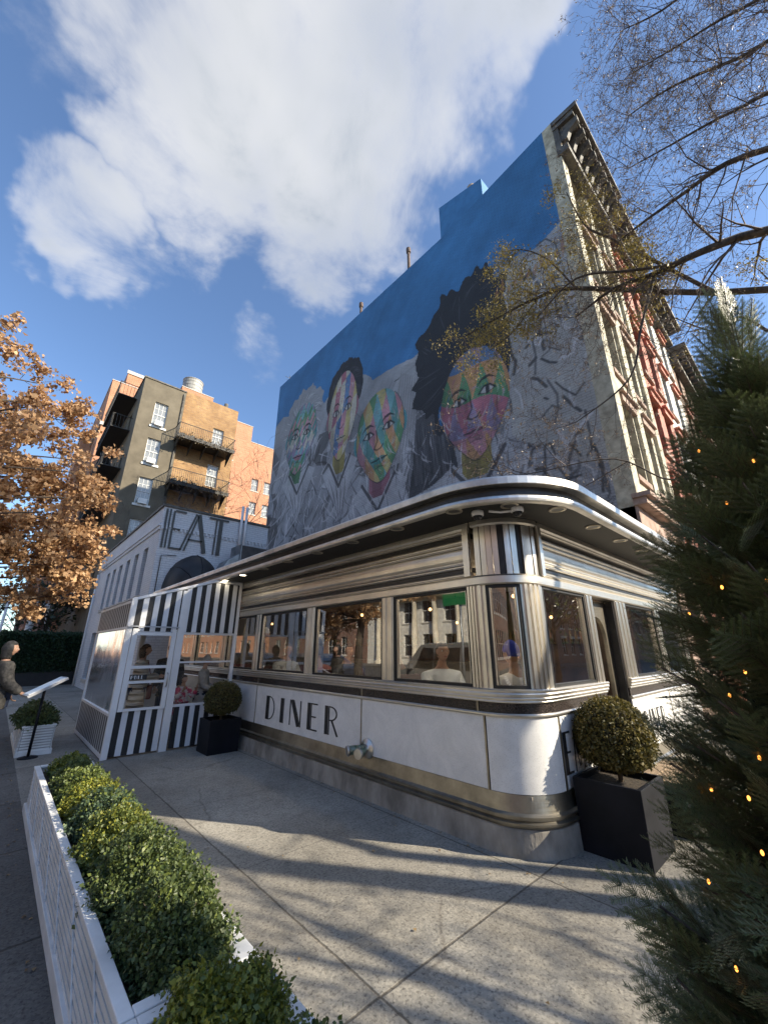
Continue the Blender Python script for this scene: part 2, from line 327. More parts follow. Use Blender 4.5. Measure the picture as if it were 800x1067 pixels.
# ------------------------------------------------------------------ world
def world():
    w = bpy.data.worlds.new('World'); scn.world = w; w.use_nodes = True; nt = w.node_tree
    bg = nt.nodes['Background']; bg.inputs[1].default_value = SKY_STR
    sky = N(nt, 'ShaderNodeTexSky'); sky.sky_type = 'NISHITA'; sky.sun_disc = False
    sky.sun_elevation = SUN_EL; sky.sun_rotation = SUN_AZ; sky.air_density = 1.0; sky.dust_density = .6; sky.ozone_density = 2.2
    tc = N(nt, 'ShaderNodeTexCoord'); D = tc.outputs['Generated']
    def vm(op, a, b=None):
        q = N(nt, 'ShaderNodeVectorMath', operation=op)
        L(nt, a, q.inputs[0])
        if b is not None:
            if isinstance(b, tuple): q.inputs[1].default_value = b
            else: L(nt, b, q.inputs[1])
        return q
    def mt(op, a, b=None, cl=False):
        q = N(nt, 'ShaderNodeMath', operation=op); q.use_clamp = cl
        for i, x in enumerate((a, b)):
            if x is None: continue
            if isinstance(x, (int, float)): q.inputs[i].default_value = x
            else: L(nt, x, q.inputs[i])
        return q.outputs[0]
    s0 = N(nt, 'ShaderNodeSeparateXYZ'); L(nt, D, s0.inputs[0])
    zc = mt('MAXIMUM', s0.outputs[2], .06)
    inv = mt('DIVIDE', 1, zc)
    sc = N(nt, 'ShaderNodeVectorMath', operation='SCALE'); L(nt, D, sc.inputs[0]); L(nt, inv, sc.inputs[3])
    def noise(vec, s, d, r=.6, dist=0):
        n = N(nt, 'ShaderNodeTexNoise'); n.inputs['Scale'].default_value = s; n.inputs['Detail'].default_value = d; n.inputs['Roughness'].default_value = r; n.inputs['Distortion'].default_value = dist
        L(nt, vec, n.inputs['Vector']); return n
    wn = noise(D, 3.0, 5, .6)
    wv = vm('SUBTRACT', wn.outputs['Color'], (.5, .5, .5)); ws = N(nt, 'ShaderNodeVectorMath', operation='SCALE'); ws.inputs[3].default_value = .36; L(nt, wv.outputs[0], ws.inputs[0])
    wd = vm('ADD', D, ws.outputs[0]); nd = vm('NORMALIZE', wd.outputs[0])
    tot = None
    blobs = [(300, 40, 10, .95), (200, 15, 8, .7), (310, 120, 11, .95), (230, 150, 9, .85), (150, 180, 5, .7), (105, 250, 4.5, .72), (60, 215, 3.5, .6), (350, 200, 8, .8), (310, 250, 6, .62), (420, 70, 8, .8), (500, 38, 6, .8), (545, 22, 4.5, .7), (40, 60, 4, .35), (130, 290, 4, .6), (200, 240, 5, .6), (385, 240, 5, .5), (150, 95, 5, .6), (330, -60, 12, .9),
             (80, 70, 4, .4), (190, 290, 4, .45), (270, 375, 3, .42), (-500, 300, 14, .9), (-300, 420, 10, .8), (-900, 500, 16, .9)]
    for u, v, rad, wt in blobs:
        d = ray(u, v); d = d/np.linalg.norm(d)
        dp = vm('DOT_PRODUCT', nd.outputs[0], tuple(float(x) for x in d))
        mr = N(nt, 'ShaderNodeMapRange'); mr.interpolation_type = 'SMOOTHSTEP'
        mr.inputs['From Min'].default_value = math.cos(R(rad*1.7)); mr.inputs['From Max'].default_value = math.cos(R(rad*.25)); mr.inputs['To Max'].default_value = wt
        L(nt, dp.outputs['Value'], mr.inputs[0])
        tot = mr.outputs[0] if tot is None else mt('MAXIMUM', tot, mr.outputs[0])
    n1 = noise(sc.outputs[0], 2.6, 14, .64, .35)
    n2 = noise(sc.outputs[0], .8, 5, .55)
    den = mt('ADD', tot, mt('MULTIPLY', mt('SUBTRACT', n1.outputs['Fac'], .5), 1.25))
    dm = N(nt, 'ShaderNodeMapRange'); dm.interpolation_type = 'SMOOTHSTEP'; dm.inputs['From Min'].default_value = .30; dm.inputs['From Max'].default_value = 1.0; L(nt, den, dm.inputs[0])
    # cloud colour: thick centre greyer, thin rim brighter
    rc = N(nt, 'ShaderNodeValToRGB'); e = rc.color_ramp.elements
    e[0].position = .25; e[0].color = (CL*.80, CL*.86, CL*1.0, 1); e[1].position = .74; e[1].color = (CL*.42, CL*.48, CL*.59, 1)
    k = e.new(.46); k.color = (CL*.98, CL*.99, CL*1.02, 1)
    L(nt, mt('ADD', mt('MULTIPLY', den, .62), mt('MULTIPLY', mt('SUBTRACT', n2.outputs['Fac'], .4), .9)), rc.inputs[0])
    tint = N(nt, 'ShaderNodeMix', data_type='RGBA', blend_type='MULTIPLY'); tint.inputs[0].default_value = 1; L(nt, sky.outputs[0], tint.inputs[6]); tint.inputs[7].default_value = (SKYT[0], SKYT[1], SKYT[2], 1)
    mx = N(nt, 'ShaderNodeMix', data_type='RGBA'); L(nt, mt('MULTIPLY', dm.outputs[0], .86), mx.inputs[0]); L(nt, tint.outputs[2], mx.inputs[6]); L(nt, rc.outputs[0], mx.inputs[7])
    L(nt, mx.outputs[2], bg.inputs[0])
SKY_STR = .15
CL = 3.5
SKYT = (.52, .62, .76)
world()
sun = bpy.data.lights.new('sun', 'SUN'); sun.energy = 3.9; sun.angle = R(.53); sun.color = (1, .93, .82)
so = bpy.data.objects.new('sun', sun); COL.objects.link(so)
sd = Vector((math.sin(SUN_AZ)*math.cos(SUN_EL), math.cos(SUN_AZ)*math.cos(SUN_EL), math.sin(SUN_EL)))
so.rotation_euler = sd.to_track_quat('Z', 'Y').to_euler()

cam = bpy.data.cameras.new('camera'); co = bpy.data.objects.new('camera', cam); COL.objects.link(co); scn.camera = co
cam.sensor_fit = 'HORIZONTAL'; cam.sensor_width = 36; cam.lens = 36*FPX/800; cam.clip_end = 3000; cam.clip_start = .05
mw = Matrix((RT, UP, -FW)).transposed().to_4x4(); mw.translation = Vector(ORI); co.matrix_world = mw

scn.view_settings.view_transform = 'Standard'; scn.view_settings.look = 'None'; scn.view_settings.exposure = 1.30; scn.view_settings.gamma = 1
scn.render.engine = 'CYCLES'
try:
    scn.view_settings.use_white_balance = True; scn.view_settings.white_balance_temperature = 7250; scn.view_settings.white_balance_tint = 8
except Exception: pass
scn.cycles.max_bounces = 7; scn.cycles.diffuse_bounces = 3; scn.cycles.glossy_bounces = 4; scn.cycles.transparent_max_bounces = 16

# ------------------------------------------------------------------ ground
def sheet(name, x0, x1, y0, y1, z, m, zb=None):
    b = MB()
    if zb is None: b.add([(x0, y0, z), (x1, y0, z), (x1, y1, z), (x0, y1, z)], [(0, 1, 2, 3)])
    else: b.box(x0, x1, y0, y1, zb, z)
    return struct(b.build(name, m))
sheet('street', -900, 900, -900, 900, -.13, M['asphalt'])
PX0, PX1 = .575, 90
sheet('pavement', PX0, PX1, -4.2, 120, 0, M['plaza'], -.128)
sheet('sidewalk', -3.2, PX0, -4.2, 120, 0, M['walk'], -.127)
sheet('kerb', -3.35, -3.2, -4.35, 120, .004, M['kerb'], -.126)
sheet('kerb_side_street', -3.2, 90, -4.35, -4.2, .004, M['kerb'], -.126)
sheet('sidewalk_across_avenue', -27, -22, -60, 120, 0, M['walk'], -.128)
sheet('sidewalk_across_street', -3.2, 90, -19, -15.2, 0, M['walk'], -.128)
b = MB()
for yy in np.arange(-30, 110, 9):
    b.add([(-12.6, yy, -.126), (-12.45, yy, -.126), (-12.45, yy+3, -.126), (-12.6, yy+3, -.126)], [(0, 1, 2, 3)])
for k in range(9):
    b.add([(-20.5+k*1.9, -6.5, -.126), (-19.6+k*1.9, -6.5, -.126), (-19.6+k*1.9, -9.5, -.126), (-20.5+k*1.9, -9.5, -.126)], [(3, 2, 1, 0)])
struct(b.build('road_markings', mat('road_paint', (.5, .5, .48), (.7, .7, .68), 5, .7)))

# ------------------------------------------------------------------ lettering
def arc(cx, cy, rx, ry, a0, a1, n=10): return [(cx+rx*math.cos(R(a0+(a1-a0)*i/n)), cy+ry*math.sin(R(a0+(a1-a0)*i/n))) for i in range(n+1)]
def stroke(mb, pts, w, O, U, V, W, mi=0):
    P = [Vector((a, b)) for a, b in pts]; Lf = []; Rt = []
    for i, p in enumerate(P):
        d = (P[min(i+1, len(P)-1)]-P[max(i-1, 0)]).normalized(); n = Vector((-d.y, d.x))*w/2
        Lf.append(p+n); Rt.append(p-n)
    for i in range(len(P)-1):
        mb.prism([tuple(Rt[i]), tuple(Rt[i+1]), tuple(Lf[i+1]), tuple(Lf[i])], O, U, V, W, mi)
# glyph: width, list of (points, weight)   (height 1)
def heavy(x): return [([(x+.09, 0), (x+.09, 1)], .13), ([(x+.19, 0), (x+.19, 1)], .035)]
GL = {
 'D': (.55, heavy(0)+[([(.2, .98)]+arc(.2, .5, .30, .48, 90, -90)+[(.2, .02)], .04)]),
 'I': (.24, heavy(0)),
 'N': (.56, [([(.03, 0), (.03, 1)], .045), ([(.10, 1), (.44, 0)], .13), ([(.20, 1), (.52, .06)], .03), ([(.53, 0), (.53, 1)], .045)]),
 'E': (.48, heavy(0)+[([(.2, .975), (.46, .975)], .05), ([(.2, .5), (.40, .5)], .05), ([(.2, .025), (.46, .025)], .05)]),
 'R': (.54, heavy(0)+[([(.2, .975)]+arc(.25, .74, .23, .235, 90, -90)+[(.2, .505)], .045), ([(.30, .5), (.52, 0)], .06)]),
 'M': (.70, [([(.03, 0), (.10, 1)], .045), ([(.12, 1), (.34, .1)], .13), ([(.34, .1), (.56, 1)], .04), ([(.60, 1), (.64, 0)], .13)]),
 'U': (.52, heavy(0)+[([(.2, .03), (.40, .03)], .05), ([(.48, .02), (.48, 1)], .05)]),
 'L': (.42, heavy(0)+[([(.2, .025), (.42, .025)], .05)]),
 'A': (.72, [([(.02, 0), (.30, 1)], .035), ([(.09, 0), (.36, 1)], .035), ([(.38, 1), (.62, 0)], .15), ([(.16, .30), (.56, .30)], .04)]),
 'T': (.60, [([(0, .97), (.62, .97)], .05), ([(.26, 0), (.26, .97)], .045), ([(.36, 0), (.36, .97)], .11)]),
 'P': (.52, heavy(0)+[([(.2, .975)]+arc(.25, .71, .24, .265, 90, -90)+[(.2, .445)], .045)]),
}
def word(mb, s, O, U, V, W, h, gap=.17, mi=0, xs=1.0):
    x = 0; U = tuple(a*xs for a in U)
    for ch in s:
        wd, st = GL[ch]
        for pts, w in st: stroke(mb, [((a+x)*h, b*h) for a, b in pts], w*h, O, U, V, W, mi)
        x += wd+gap
    return x*h

# ------------------------------------------------------------------ the diner
DX, DY, CR = 3.5, 1.95, .45      # long wall x, short wall y, corner radius
YF, XF = 12.6, 9.4               # far ends
def pathnodes(ya, xb, step=26):
    n = []
    if ya is not None: n.append((DX, ya, -1, 0))
    for k in range(step+1):
        t = R(90*k/step); n.append((DX+CR-CR*math.cos(t), DY+CR-CR*math.sin(t), -math.cos(t), -math.sin(t)))
    if xb is not None: n.append((xb, DY, 0, -1))
    return n
def longnodes(y1, y0): return [(DX, y1, -1, 0), (DX, y0, -1, 0)]
def shortnodes(x0, x1): return [(x0, DY, 0, -1), (x1, DY, 0, -1)]
def arcnodes(a0, a1, step=6):
    r = []
    for k in range(step+1):
        t = R(a0+(a1-a0)*k/step); r.append((DX+CR-CR*math.cos(t), DY+CR-CR*math.sin(t), -math.cos(t), -math.sin(t)))
    return r
def sweep(mb, nodes, prof, mi=0, smooth=False):
    """prof: closed list of (offset outward, z), counter-clockwise"""
    n = len(prof); vs = []
    for x, y, nx, ny in nodes:
        for o, z in prof: vs.append((x+nx*o, y+ny*o, z))
    fs = []
    for i in range(len(nodes)-1):
        for k in range(n):
            fs.append((i*n+k, i*n+(k+1) % n, (i+1)*n+(k+1) % n, (i+1)*n+k))
    fs.append(tuple(range(n))[::-1]); e = (len(nodes)-1)*n; fs.append(tuple(range(e, e+n)))
    mb.add(vs, fs, mi, smooth)
def rect(o0, o1, z0, z1): return [(o0, z0), (o1, z0), (o1, z1), (o0, z1)]
diner = root('diner', 'chrome and black railroad-car style diner with DINER lettering on white panels and rounded corner', 'diner', (DX, DY, 0))
def dpart(mb, name, m, parent=None):
    o = mb.build(name, m, None); 
    p = parent or diner
    o.parent = p
    if p is diner: o.location = (-DX, -DY, 0)
    return o
DOOR = (5.22, 5.98)
def both(mb, prof, mi=0, door=True):
    if door:
        sweep(mb, pathnodes(YF, DOOR[0]), prof, mi); sweep(mb, shortnodes(DOOR[1], XF), prof, mi)
    else: sweep(mb, pathnodes(YF, XF), prof, mi)
b = MB()
both(b, [(-.3, -.02), (.075, -.02), (.07, .02), (.06, .19), (.045, .2), (-.3, .2)], door=False); bevel(dpart(b, 'foundation', M['concrete']), .008)
b = MB()
both(b, [(-.1, .2), (.05, .2), (.055, .212), (.075, .222), (.078, .24), (.06, .25), (.052, .256), (.052, .262), (.07, .27), (.072, .288), (.055, .298), (.045, .305), (.022, .43), (-.1, .43)]); dpart(b, 'steel_skirt', M['steel_dark'])
b = MB()
both(b, rect(-.1, .008, .43, 1.02)); dpart(b, 'panel_backing', M['black'])
g = .006
for nodes in (longnodes(YF, 9.9+g), longnodes(9.9-g, 7.02+g), longnodes(7.02-g, 4.19+g), longnodes(4.19-g, 2.41+g), None, shortnodes(3.96+g, DOOR[0]), shortnodes(DOOR[1], 7.6-g), shortnodes(7.6+g, XF)):
    b = MB(); sweep(b, nodes or arcnodes(1.5, 88.5, 34), rect(.008, .024, .434, 1.018)); dpart(b, 'white_panel', M['panel'])
for y in (9.9, 7.02, 4.19, 2.405): b = MB(); sweep(b, longnodes(y+.009, y-.009), rect(.0, .030, .432, 1.02)); dpart(b, 'joint_strip', M['steel_dark'])
for x in (3.957, 7.6): b = MB(); sweep(b, shortnodes(x-.009, x+.009), rect(.0, .030, .432, 1.02)); dpart(b, 'joint_strip', M['steel_dark'])
b = MB(); both(b, [(-.1, 1.02), (.035, 1.02), (.04, 1.03), (.04, 1.042), (.03, 1.052), (-.1, 1.052)]); dpart(b, 'lower_trim', M['steel'])
b = MB(); both(b, rect(-.1, .018, 1.052, 1.14)); dpart(b, 'granite_band', M['granite'])
for y in (7.02, 4.19, 2.47): b = MB(); sweep(b, longnodes(y+.01, y-.01), rect(.0, .026, 1.053, 1.139)); dpart(b, 'band_joint', M['steel_dark'])
b = MB(); both(b, [(-.12, 1.14), (.03, 1.14), (.034, 1.15), (.03, 1.16), (.045, 1.165), (.05, 1.18), (.042, 1.192), (.055, 1.197), (.06, 1.215), (.052, 1.228), (.062, 1.233), (.066, 1.246), (.055, 1.256), (-.12, 1.256)]); dpart(b, 'sill_band', M['steel'])
# header, fluted frieze
ZT = 2.22
b = MB(); both(b, [(-.12, ZT), (.03, ZT), (.045, ZT+.012), (.045, 2.30), (.03, 2.318), (-.12, 2.318)], door=False); dpart(b, 'header_band', M['steel'])
def halfrib(z0, z1, o=.03, d=.02, n=5):
    r = [(-.1, z0), (o-.012, z0)]
    for k in range(n+1):
        t = math.pi*k/n; r.append((o+d*math.sin(t), z0+(z1-z0)*(k/n)))
    return r+[(o-.012, z1), (-.1, z1)]
b = MB()
for nodes in (longnodes(YF, 2.42), shortnodes(4.0, XF)):
    for z0, z1 in ((2.322, 2.362), (2.413, 2.447), (2.452, 2.492), (2.635, 2.672), (2.678, 2.728), (2.788, 2.822)): sweep(b, nodes, halfrib(z0, z1))
    sweep(b, nodes, [(-.1, 2.496), (.02, 2.496), (.032, 2.52), (.036, 2.565), (.032, 2.61), (.02, 2.632), (-.1, 2.632)])
    sweep(b, nodes, [(-.1, 2.826), (.03, 2.826), (.045, 2.85), (.045, 2.9), (-.1, 2.9)])
dpart(b, 'fluted_frieze', M['steel'])
b = MB()
for nodes in (longnodes(YF, 2.42), shortnodes(4.0, XF)):
    sweep(b, nodes, rect(-.1, .012, 2.363, 2.412)); sweep(b, nodes, rect(-.1, .012, 2.729, 2.787))
dpart(b, 'black_frieze_stripe', M['black'])
# corner vertical flutes
b = MB(); bb = MB()
angs = [3+k*(84/11) for k in range(12)]
for k in range(11):
    a0, a1 = angs[k], angs[k+1]
    if k in (4, 7): sweep(bb, arcnodes(a0, a1, 1), rect(-.05, .006, 2.32, 2.84))
    else: sweep(b, arcnodes(a0+.4, a1-.4, 2), rect(-.05, .02 if k % 2 else .028, 2.32, 2.84))
sweep(b, longnodes(2.50, 2.425), rect(-.05, .06, 2.32, 2.88)); sweep(b, shortnodes(3.955, 4.02), rect(-.05, .06, 2.32, 2.88))
sweep(b, arcnodes(0, 90, 9), [(-.05, 2.84), (.03, 2.84), (.05, 2.855), (.05, 2.9), (-.05, 2.9)])
dpart(b, 'corner_flute', M['steel_v']); dpart(bb, 'black_corner_stripe', M['black'])
# canopy
b = MB()
CN = pathnodes(YF+.2, XF, 18)
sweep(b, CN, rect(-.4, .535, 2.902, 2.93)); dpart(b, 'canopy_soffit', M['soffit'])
b = MB(); sweep(b, CN, [(-.2, 2.93), (.50, 2.93), (.50, 3.13), (-.2, 3.13)]); dpart(b, 'canopy_core', M['black'])
b = MB(); sweep(b, CN, [(.49, 2.898), (.545, 2.898), (.556, 2.908), (.56, 2.93), (.556, 2.955), (.545, 2.966), (.49, 2.966)]); dpart(b, 'canopy_lower_band', M['canopy_steel'])
b = MB(); sweep(b, CN, [(.49, 3.062), (.585, 3.062), (.59, 3.067), (.592, 3.125), (.587, 3.14), (.57, 3.146), (.45, 3.148), (.45, 3.14), (.49, 3.12)]); dpart(b, 'canopy_top_band', M['canopy_steel'])
b = MB(); b.box(DX-.2, XF+.02, DY-.2, YF+.2, 3.131, 3.15)
dpart(b, 'roof', mat('tar_roof', (.05, .05, .05), (.1, .1, .1), 3, .9))
b = MB(); b.box(DX+.1, XF, YF-.02, YF+.18, 0, 2.9); b.box(XF, XF+.08, DY+.1, YF, 0, 3.1); dpart(b, 'end_wall', mat('plaster_end', (.4, .39, .37), (.5, .49, .46), 4, .8))
# soffit lights
lamp_on = emit('lit_downlight', (1, .9, .72), 9); lamp_dim = mat('unlit_downlight', (.05, .05, .048), None, rough=.4)
def soffit_light(x, y, on):
    b = MB(); b.lathe([(.085, 2.902), (.085, 2.893), (.066, 2.889), (.058, 2.899)], (x, y, 0), 20)
    o = dpart(b, 'downlight', M['steel_dark'])
    b = MB(); b.lathe([(.057, 2.897), (.03, 2.894), (.001, 2.893)], (x, y, 0), 20); p = dpart(b, 'lens', lamp_on if on else lamp_dim, o)
for k in range(13):
    y = 2.28+.81*k
    soffit_light(3.04, y, k >= 6)
for x in (3.74, 4.61, 5.47, 6.30, 7.13, 7.96): soffit_light(x, 1.56, False)
soffit_light(3.30, 1.82, False)
# windows and posts
GL_D = glass('diner_glass', (.95, .96, .95), .27, .008, .06)
def window(nodes, z0=1.256, z1=ZT, fw=.028, parent=None):
    b = MB()
    sweep(b, nodes, rect(-.06, .012, z0, z0+fw)); sweep(b, nodes, rect(-.06, .012, z1-fw, z1))
    n0, n1 = nodes[0], nodes[-1]
    for nn, sgn in ((n0, 1), (n1, -1)):
        tx, ty = (-nn[3], nn[2])            # along travel direction for clockwise path
        # travel dir: from n0 to n1
        dx, dy = nodes[1][0]-nodes[0][0], nodes[1][1]-nodes[0][1]
        if sgn < 0: dx, dy = nodes[-1][0]-nodes[-2][0], nodes[-1][1]-nodes[-2][1]
        l = math.hypot(dx, dy); dx, dy = dx/l*sgn, dy/l*sgn
        sweep(b, [(nn[0], nn[1], nn[2], nn[3]), (nn[0]+dx*fw, nn[1]+dy*fw, nn[2], nn[3])] if sgn > 0 else [(nn[0]+dx*fw, nn[1]+dy*fw, nn[2], nn[3]), (nn[0], nn[1], nn[2], nn[3])], rect(-.06, .012, z0+fw, z1-fw))
    w = dpart(b, 'window', M['rubber'])
    b = MB()
    vs = []; m_ = len(nodes)
    for x, y, nx, ny in nodes: vs += [(x-nx*.02, y-ny*.02, z0+fw*.5), (x-nx*.02, y-ny*.02, z1-fw*.5)]
    b.add(vs, [(2*i, 2*i+2, 2*i+3, 2*i+1) for i in range(m_-1)], 0, m_ > 2)
    dpart(b, 'pane', GL_D, w)
    # inner bright stop
    for nn in (n0, n1):
        b = MB()
        sgn = 1 if nn is n0 else -1
        dx, dy = (nodes[1][0]-nodes[0][0], nodes[1][1]-nodes[0][1]) if sgn > 0 else (nodes[-1][0]-nodes[-2][0], nodes[-1][1]-nodes[-2][1])
        l = math.hypot(dx, dy); dx, dy = dx/l*sgn, dy/l*sgn
        a = (nn[0]+dx*fw, nn[1]+dy*fw, nn[2], nn[3]); c = (nn[0]+dx*(fw+.018), nn[1]+dy*(fw+.018), nn[2], nn[3])
        sweep(b, [a, c] if sgn > 0 else [c, a], rect(-.05, -.004, z0+fw, z1-fw))
        dpart(b, 'glazing_stop', M['steel_v'], w)
    return w
WL = [(3.62, 2.50), (5.35, 3.82), (7.13, 5.57), (8.60, 7.32), (10.4, 8.85), (12.2, 10.65)]
for y1, y0 in WL: window(longnodes(y1, y0))
window(arcnodes(13, 56, 16))
window(shortnodes(3.98, 5.02)); window(shortnodes(6.38, 7.7)); window(shortnodes(7.95, 9.2))
def post(nodes, fl=3, z0=1.256, z1=ZT):
    b = MB()
    sweep(b, nodes, rect(-.08, .022, z0, z1))
    x0, y0 = nodes[0][0], nodes[0][1]; x1, y1 = nodes[-1][0], nodes[-1][1]
    n = len(nodes)
    if n == 2:
        for k in range(fl):
            a, c = (k+.18)/fl, (k+.82)/fl
            sweep(b, [(x0+(x1-x0)*a, y0+(y1-y0)*a, nodes[0][2], nodes[0][3]), (x0+(x1-x0)*c, y0+(y1-y0)*c, nodes[0][2], nodes[0][3])], rect(.0, .034, z0+.003, z1-.003))
    bevel(dpart(b, 'window_post', M['steel_v']), .003)
for y1, y0 in ((3.82, 3.62), (5.57, 5.35), (7.32, 7.13), (8.85, 8.60), (10.65, 10.4), (YF, 12.2)): post(longnodes(y1, y0), 2)
b = MB(); sweep(b, [(DX, 2.50, -1, 0)]+arcnodes(0, 13, 3), rect(-.08, .012, 1.256, ZT))
for ya, yb in ((2.495, 2.47), (2.458, 2.433), (2.418, 2.402)): sweep(b, longnodes(ya, yb), rect(0, .036, 1.258, ZT-.002))
sweep(b, arcnodes(4, 8, 1), rect(.0, .036, 1.258, ZT-.002)); dpart(b, 'window_post', M['steel_v'])
b = MB(); sweep(b, arcnodes(56, 90, 8)+[(3.98, DY, 0, -1)], rect(-.08, .012, 1.256, ZT))
for a0 in (60, 67, 74, 81): sweep(b, arcnodes(a0, a0+4, 1), rect(.0, .034, 1.258, ZT-.002))
dpart(b, 'window_post', M['steel_v'])
post(shortnodes(5.02, 5.22), 2); post(shortnodes(5.98, 6.38), 3); post(shortnodes(7.7, 7.95), 2); post(shortnodes(9.2, 9.4), 1)
# door with arched glass
dr = MB()
dr.box(5.22, 5.98, DY-.0, DY+.14, .2, .235); fr = 0
door = dpart(dr, 'door', M['steel_v'])
b = MB()
arch = [(.12, .95)]+[(.66, .95)]+arc(.39, 1.62, .27, .25, 0, 180, 12)
# leaf built as ring around the arch opening
x0, x1, z0, z1 = 5.25, 5.95, .24, 2.2
inn = [(5.36, .95), (5.84, .95)]+arc(5.6, 1.72, .24, .28, 0, 180, 12)
outp = []
for a, c in inn:
    dx, dz = a-5.6, c-1.35
    t = min((.35/abs(dx)) if abs(dx) > 1e-6 else 99, (.85/abs(dz)) if abs(dz) > 1e-6 else 99); outp.append((5.6+dx*t, 1.35+dz*t))
n = len(inn); yf = DY+.1
v = [(a, yf, c) for a, c in inn]+[(a, yf, c) for a, c in outp]+[(a, yf+.04, c) for a, c in inn]
b.add(v, [(i, (i+1) % n, n+(i+1) % n, n+i)[::-1] for i in range(n)]+[(i, (i+1) % n, 2*n+(i+1) % n, 2*n+i) for i in range(n)])
b.box(5.25, 5.95, yf, yf+.04, .24, .52)
for cx_, cz_ in ((5.25, 2.2), (5.95, 2.2), (5.25, .5), (5.95, .5)):
    pass
dpart(b, 'door_leaf', M['steel_dark'], door)
b = MB(); b.add([(5.3, yf+.025, .9), (5.9, yf+.025, .9), (5.9, yf+.025, 2.1), (5.3, yf+.025, 2.1)], [(0, 1, 2, 3)]); dpart(b, 'pane', GL_D, door)
b = MB(); b.tube([(5.33, yf-.05, 1.0), (5.33, yf-.06, 1.15), (5.33, yf-.06, 1.4), (5.33, yf-.05, 1.5)], .012, 8); b.tube([(5.33, yf-.05, 1.03), (5.33, yf, 1.03)], .01, 6); b.tube([(5.33, yf-.05, 1.47), (5.33, yf, 1.47)], .01, 6); dpart(b, 'handle', M['canopy_steel'], door)
b = MB()
for x in (5.22, 5.945): b.box(x, x+.035, DY+.0, DY+.14, .235, ZT)
dpart(b, 'door_frame', M['black'], door)
# lettering
ink = mat('black_inlay', (.012, .012, .013), (.03, .03, .03), 30, .35)
b = MB(); word(b, 'DINER', (DX-.0245, 6.66, .535), (0, -1, 0), (0, 0, 1), (-.004, 0, 0), .345, .26, 0, 1.70); dpart(b, 'diner_lettering', ink)
b = MB(); word(b, 'EMPIRE', (3.972, DY-.0245, .54), (1, 0, 0), (0, 0, 1), (0, -.004, 0), .34, .12); dpart(b, 'empire_lettering', ink)
b = MB(); word(b, 'DINER', (6.3, DY-.0245, .56), (1, 0, 0), (0, 0, 1), (0, -.004, 0), .29, .16); dpart(b, 'side_diner_lettering', ink)
# standpipe
sp = MB(); sp.lathe([(.001, -.024), (.105, -.024), (.11, -.03), (.105, -.042), (.05, -.05), (.045, -.06)], (DX, 4.06, .50), 24, axis='x')
sp.lathe([(.045, -.05), (.05, -.10), (.06, -.12)], (DX, 4.06, .50), 16, axis='x')
std = dpart(sp, 'standpipe', M['steel_v'])
brass = mat('green_painted_brass', (.05, .12, .07), (.3, .33, .27), 25, .4, metal=.5)
b = MB()
b.blob((DX-.13, 4.06, .50), (.055, .075, .055), 14, 8)
for sy in (-.06, .09):
    b.tube([(DX-.12, 4.06+sy*.4, .50), (DX-.17, 4.06+sy, .49), (DX-.22, 4.06+sy*1.25, .485)], [.045, .048, .05], 14)
dpart(b, 'inlet', brass, std)
b = MB()
for sy in (-.06, .09): b.tube([(DX-.215, 4.06+sy*1.22, .485), (DX-.245, 4.06+sy*1.35, .483)], [.056, .054], 14)
dpart(b, 'inlet_cap', M['canopy_steel'], std)
# interior
imat = mat('interior_floor', (.25, .22, .19), (.4, .36, .32), 5, .4)
b = MB(); b.box(DX+.1, XF-.1, DY+.12, YF-.1, .2, .42); dpart(b, 'interior_floor', imat)
b = MB(); b.box(DX+.12, XF-.1, DY+.12, YF-.1, 2.75, 2.80); dpart(b, 'interior_ceiling', mat('ceil_in', (.5, .47, .42), (.6, .57, .5), 3, .6))
b = MB(); b.box(7.6, 7.7, DY+.3, YF-.1, .42, 2.75); dpart(b, 'back_wall', mat('back_in', (.05, .035, .03), (.16, .1, .07), 2.5, .5))
b = MB()
for y in np.arange(3.0, 12, .55):
    b.box(7.45, 7.58, y, y+.38, 1.7, 1.72)
    for q in range(4): b.lathe([(.03, 1.72), (.035, 1.74), (.033, 1.86), (.012, 1.92), (.012, 1.97)], (7.5, y+.05+q*.09, 0), 8)
dpart(b, 'back_shelf', mat('bottles', (.25, .12, .04), (.05, .12, .06), 8, .15))
b = MB(); b.box(6.0, 6.5, 3.6, 11.5, .42, 1.35); b.box(5.95, 6.6, 3.5, 11.6, 1.35, 1.39); dpart(b, 'counter', M['steel_dark'])
for k, y in enumerate((3.82, 5.6, 7.4, 9.2)):
    b = MB(); b.box(3.72, 4.65, y-.06, y+.06, .42, 1.30); b.box(3.72, 4.65, y-.3, y+.3, .42, .82); dpart(b, 'booth', mat('booth_vinyl%d' % k, (.10, .02, .018), (.05, .012, .012), 3, .4))
for k, y in enumerate((2.97, 4.72, 6.5, 8.3)):
    b = MB(); b.box(3.66, 4.6, y-.3, y+.3, 1.13, 1.16); b.tube([(4.1, y, .42), (4.1, y, 1.13)], .04, 8); dpart(b, 'dining_table', M['white_w'])
globe = emit('warm_globe', (1, .55, .22), 2.5)
for (x, y, z) in ((5.1, 2.9, 2.35), (5.3, 4.6, 2.3), (5.2, 6.3, 2.3), (5.3, 8.2, 2.3), (5.3, 10.2, 2.3), (7.2, 3.4, 2.2), (7.2, 5.5, 2.2)):
    b = MB(); b.tube([(x, y, z), (x, y, 2.75)], .008, 5, mi=0); o = dpart(b, 'pendant_lamp', M['black'])
    b = MB(); b.blob((x, y, z-.05), (.028, .028, .028), 12, 8); dpart(b, 'globe', globe, o)
lampc = emit('added_lamp_glow', (1, .86, .68), 16)  # interior lamps added to brighten the seated diners
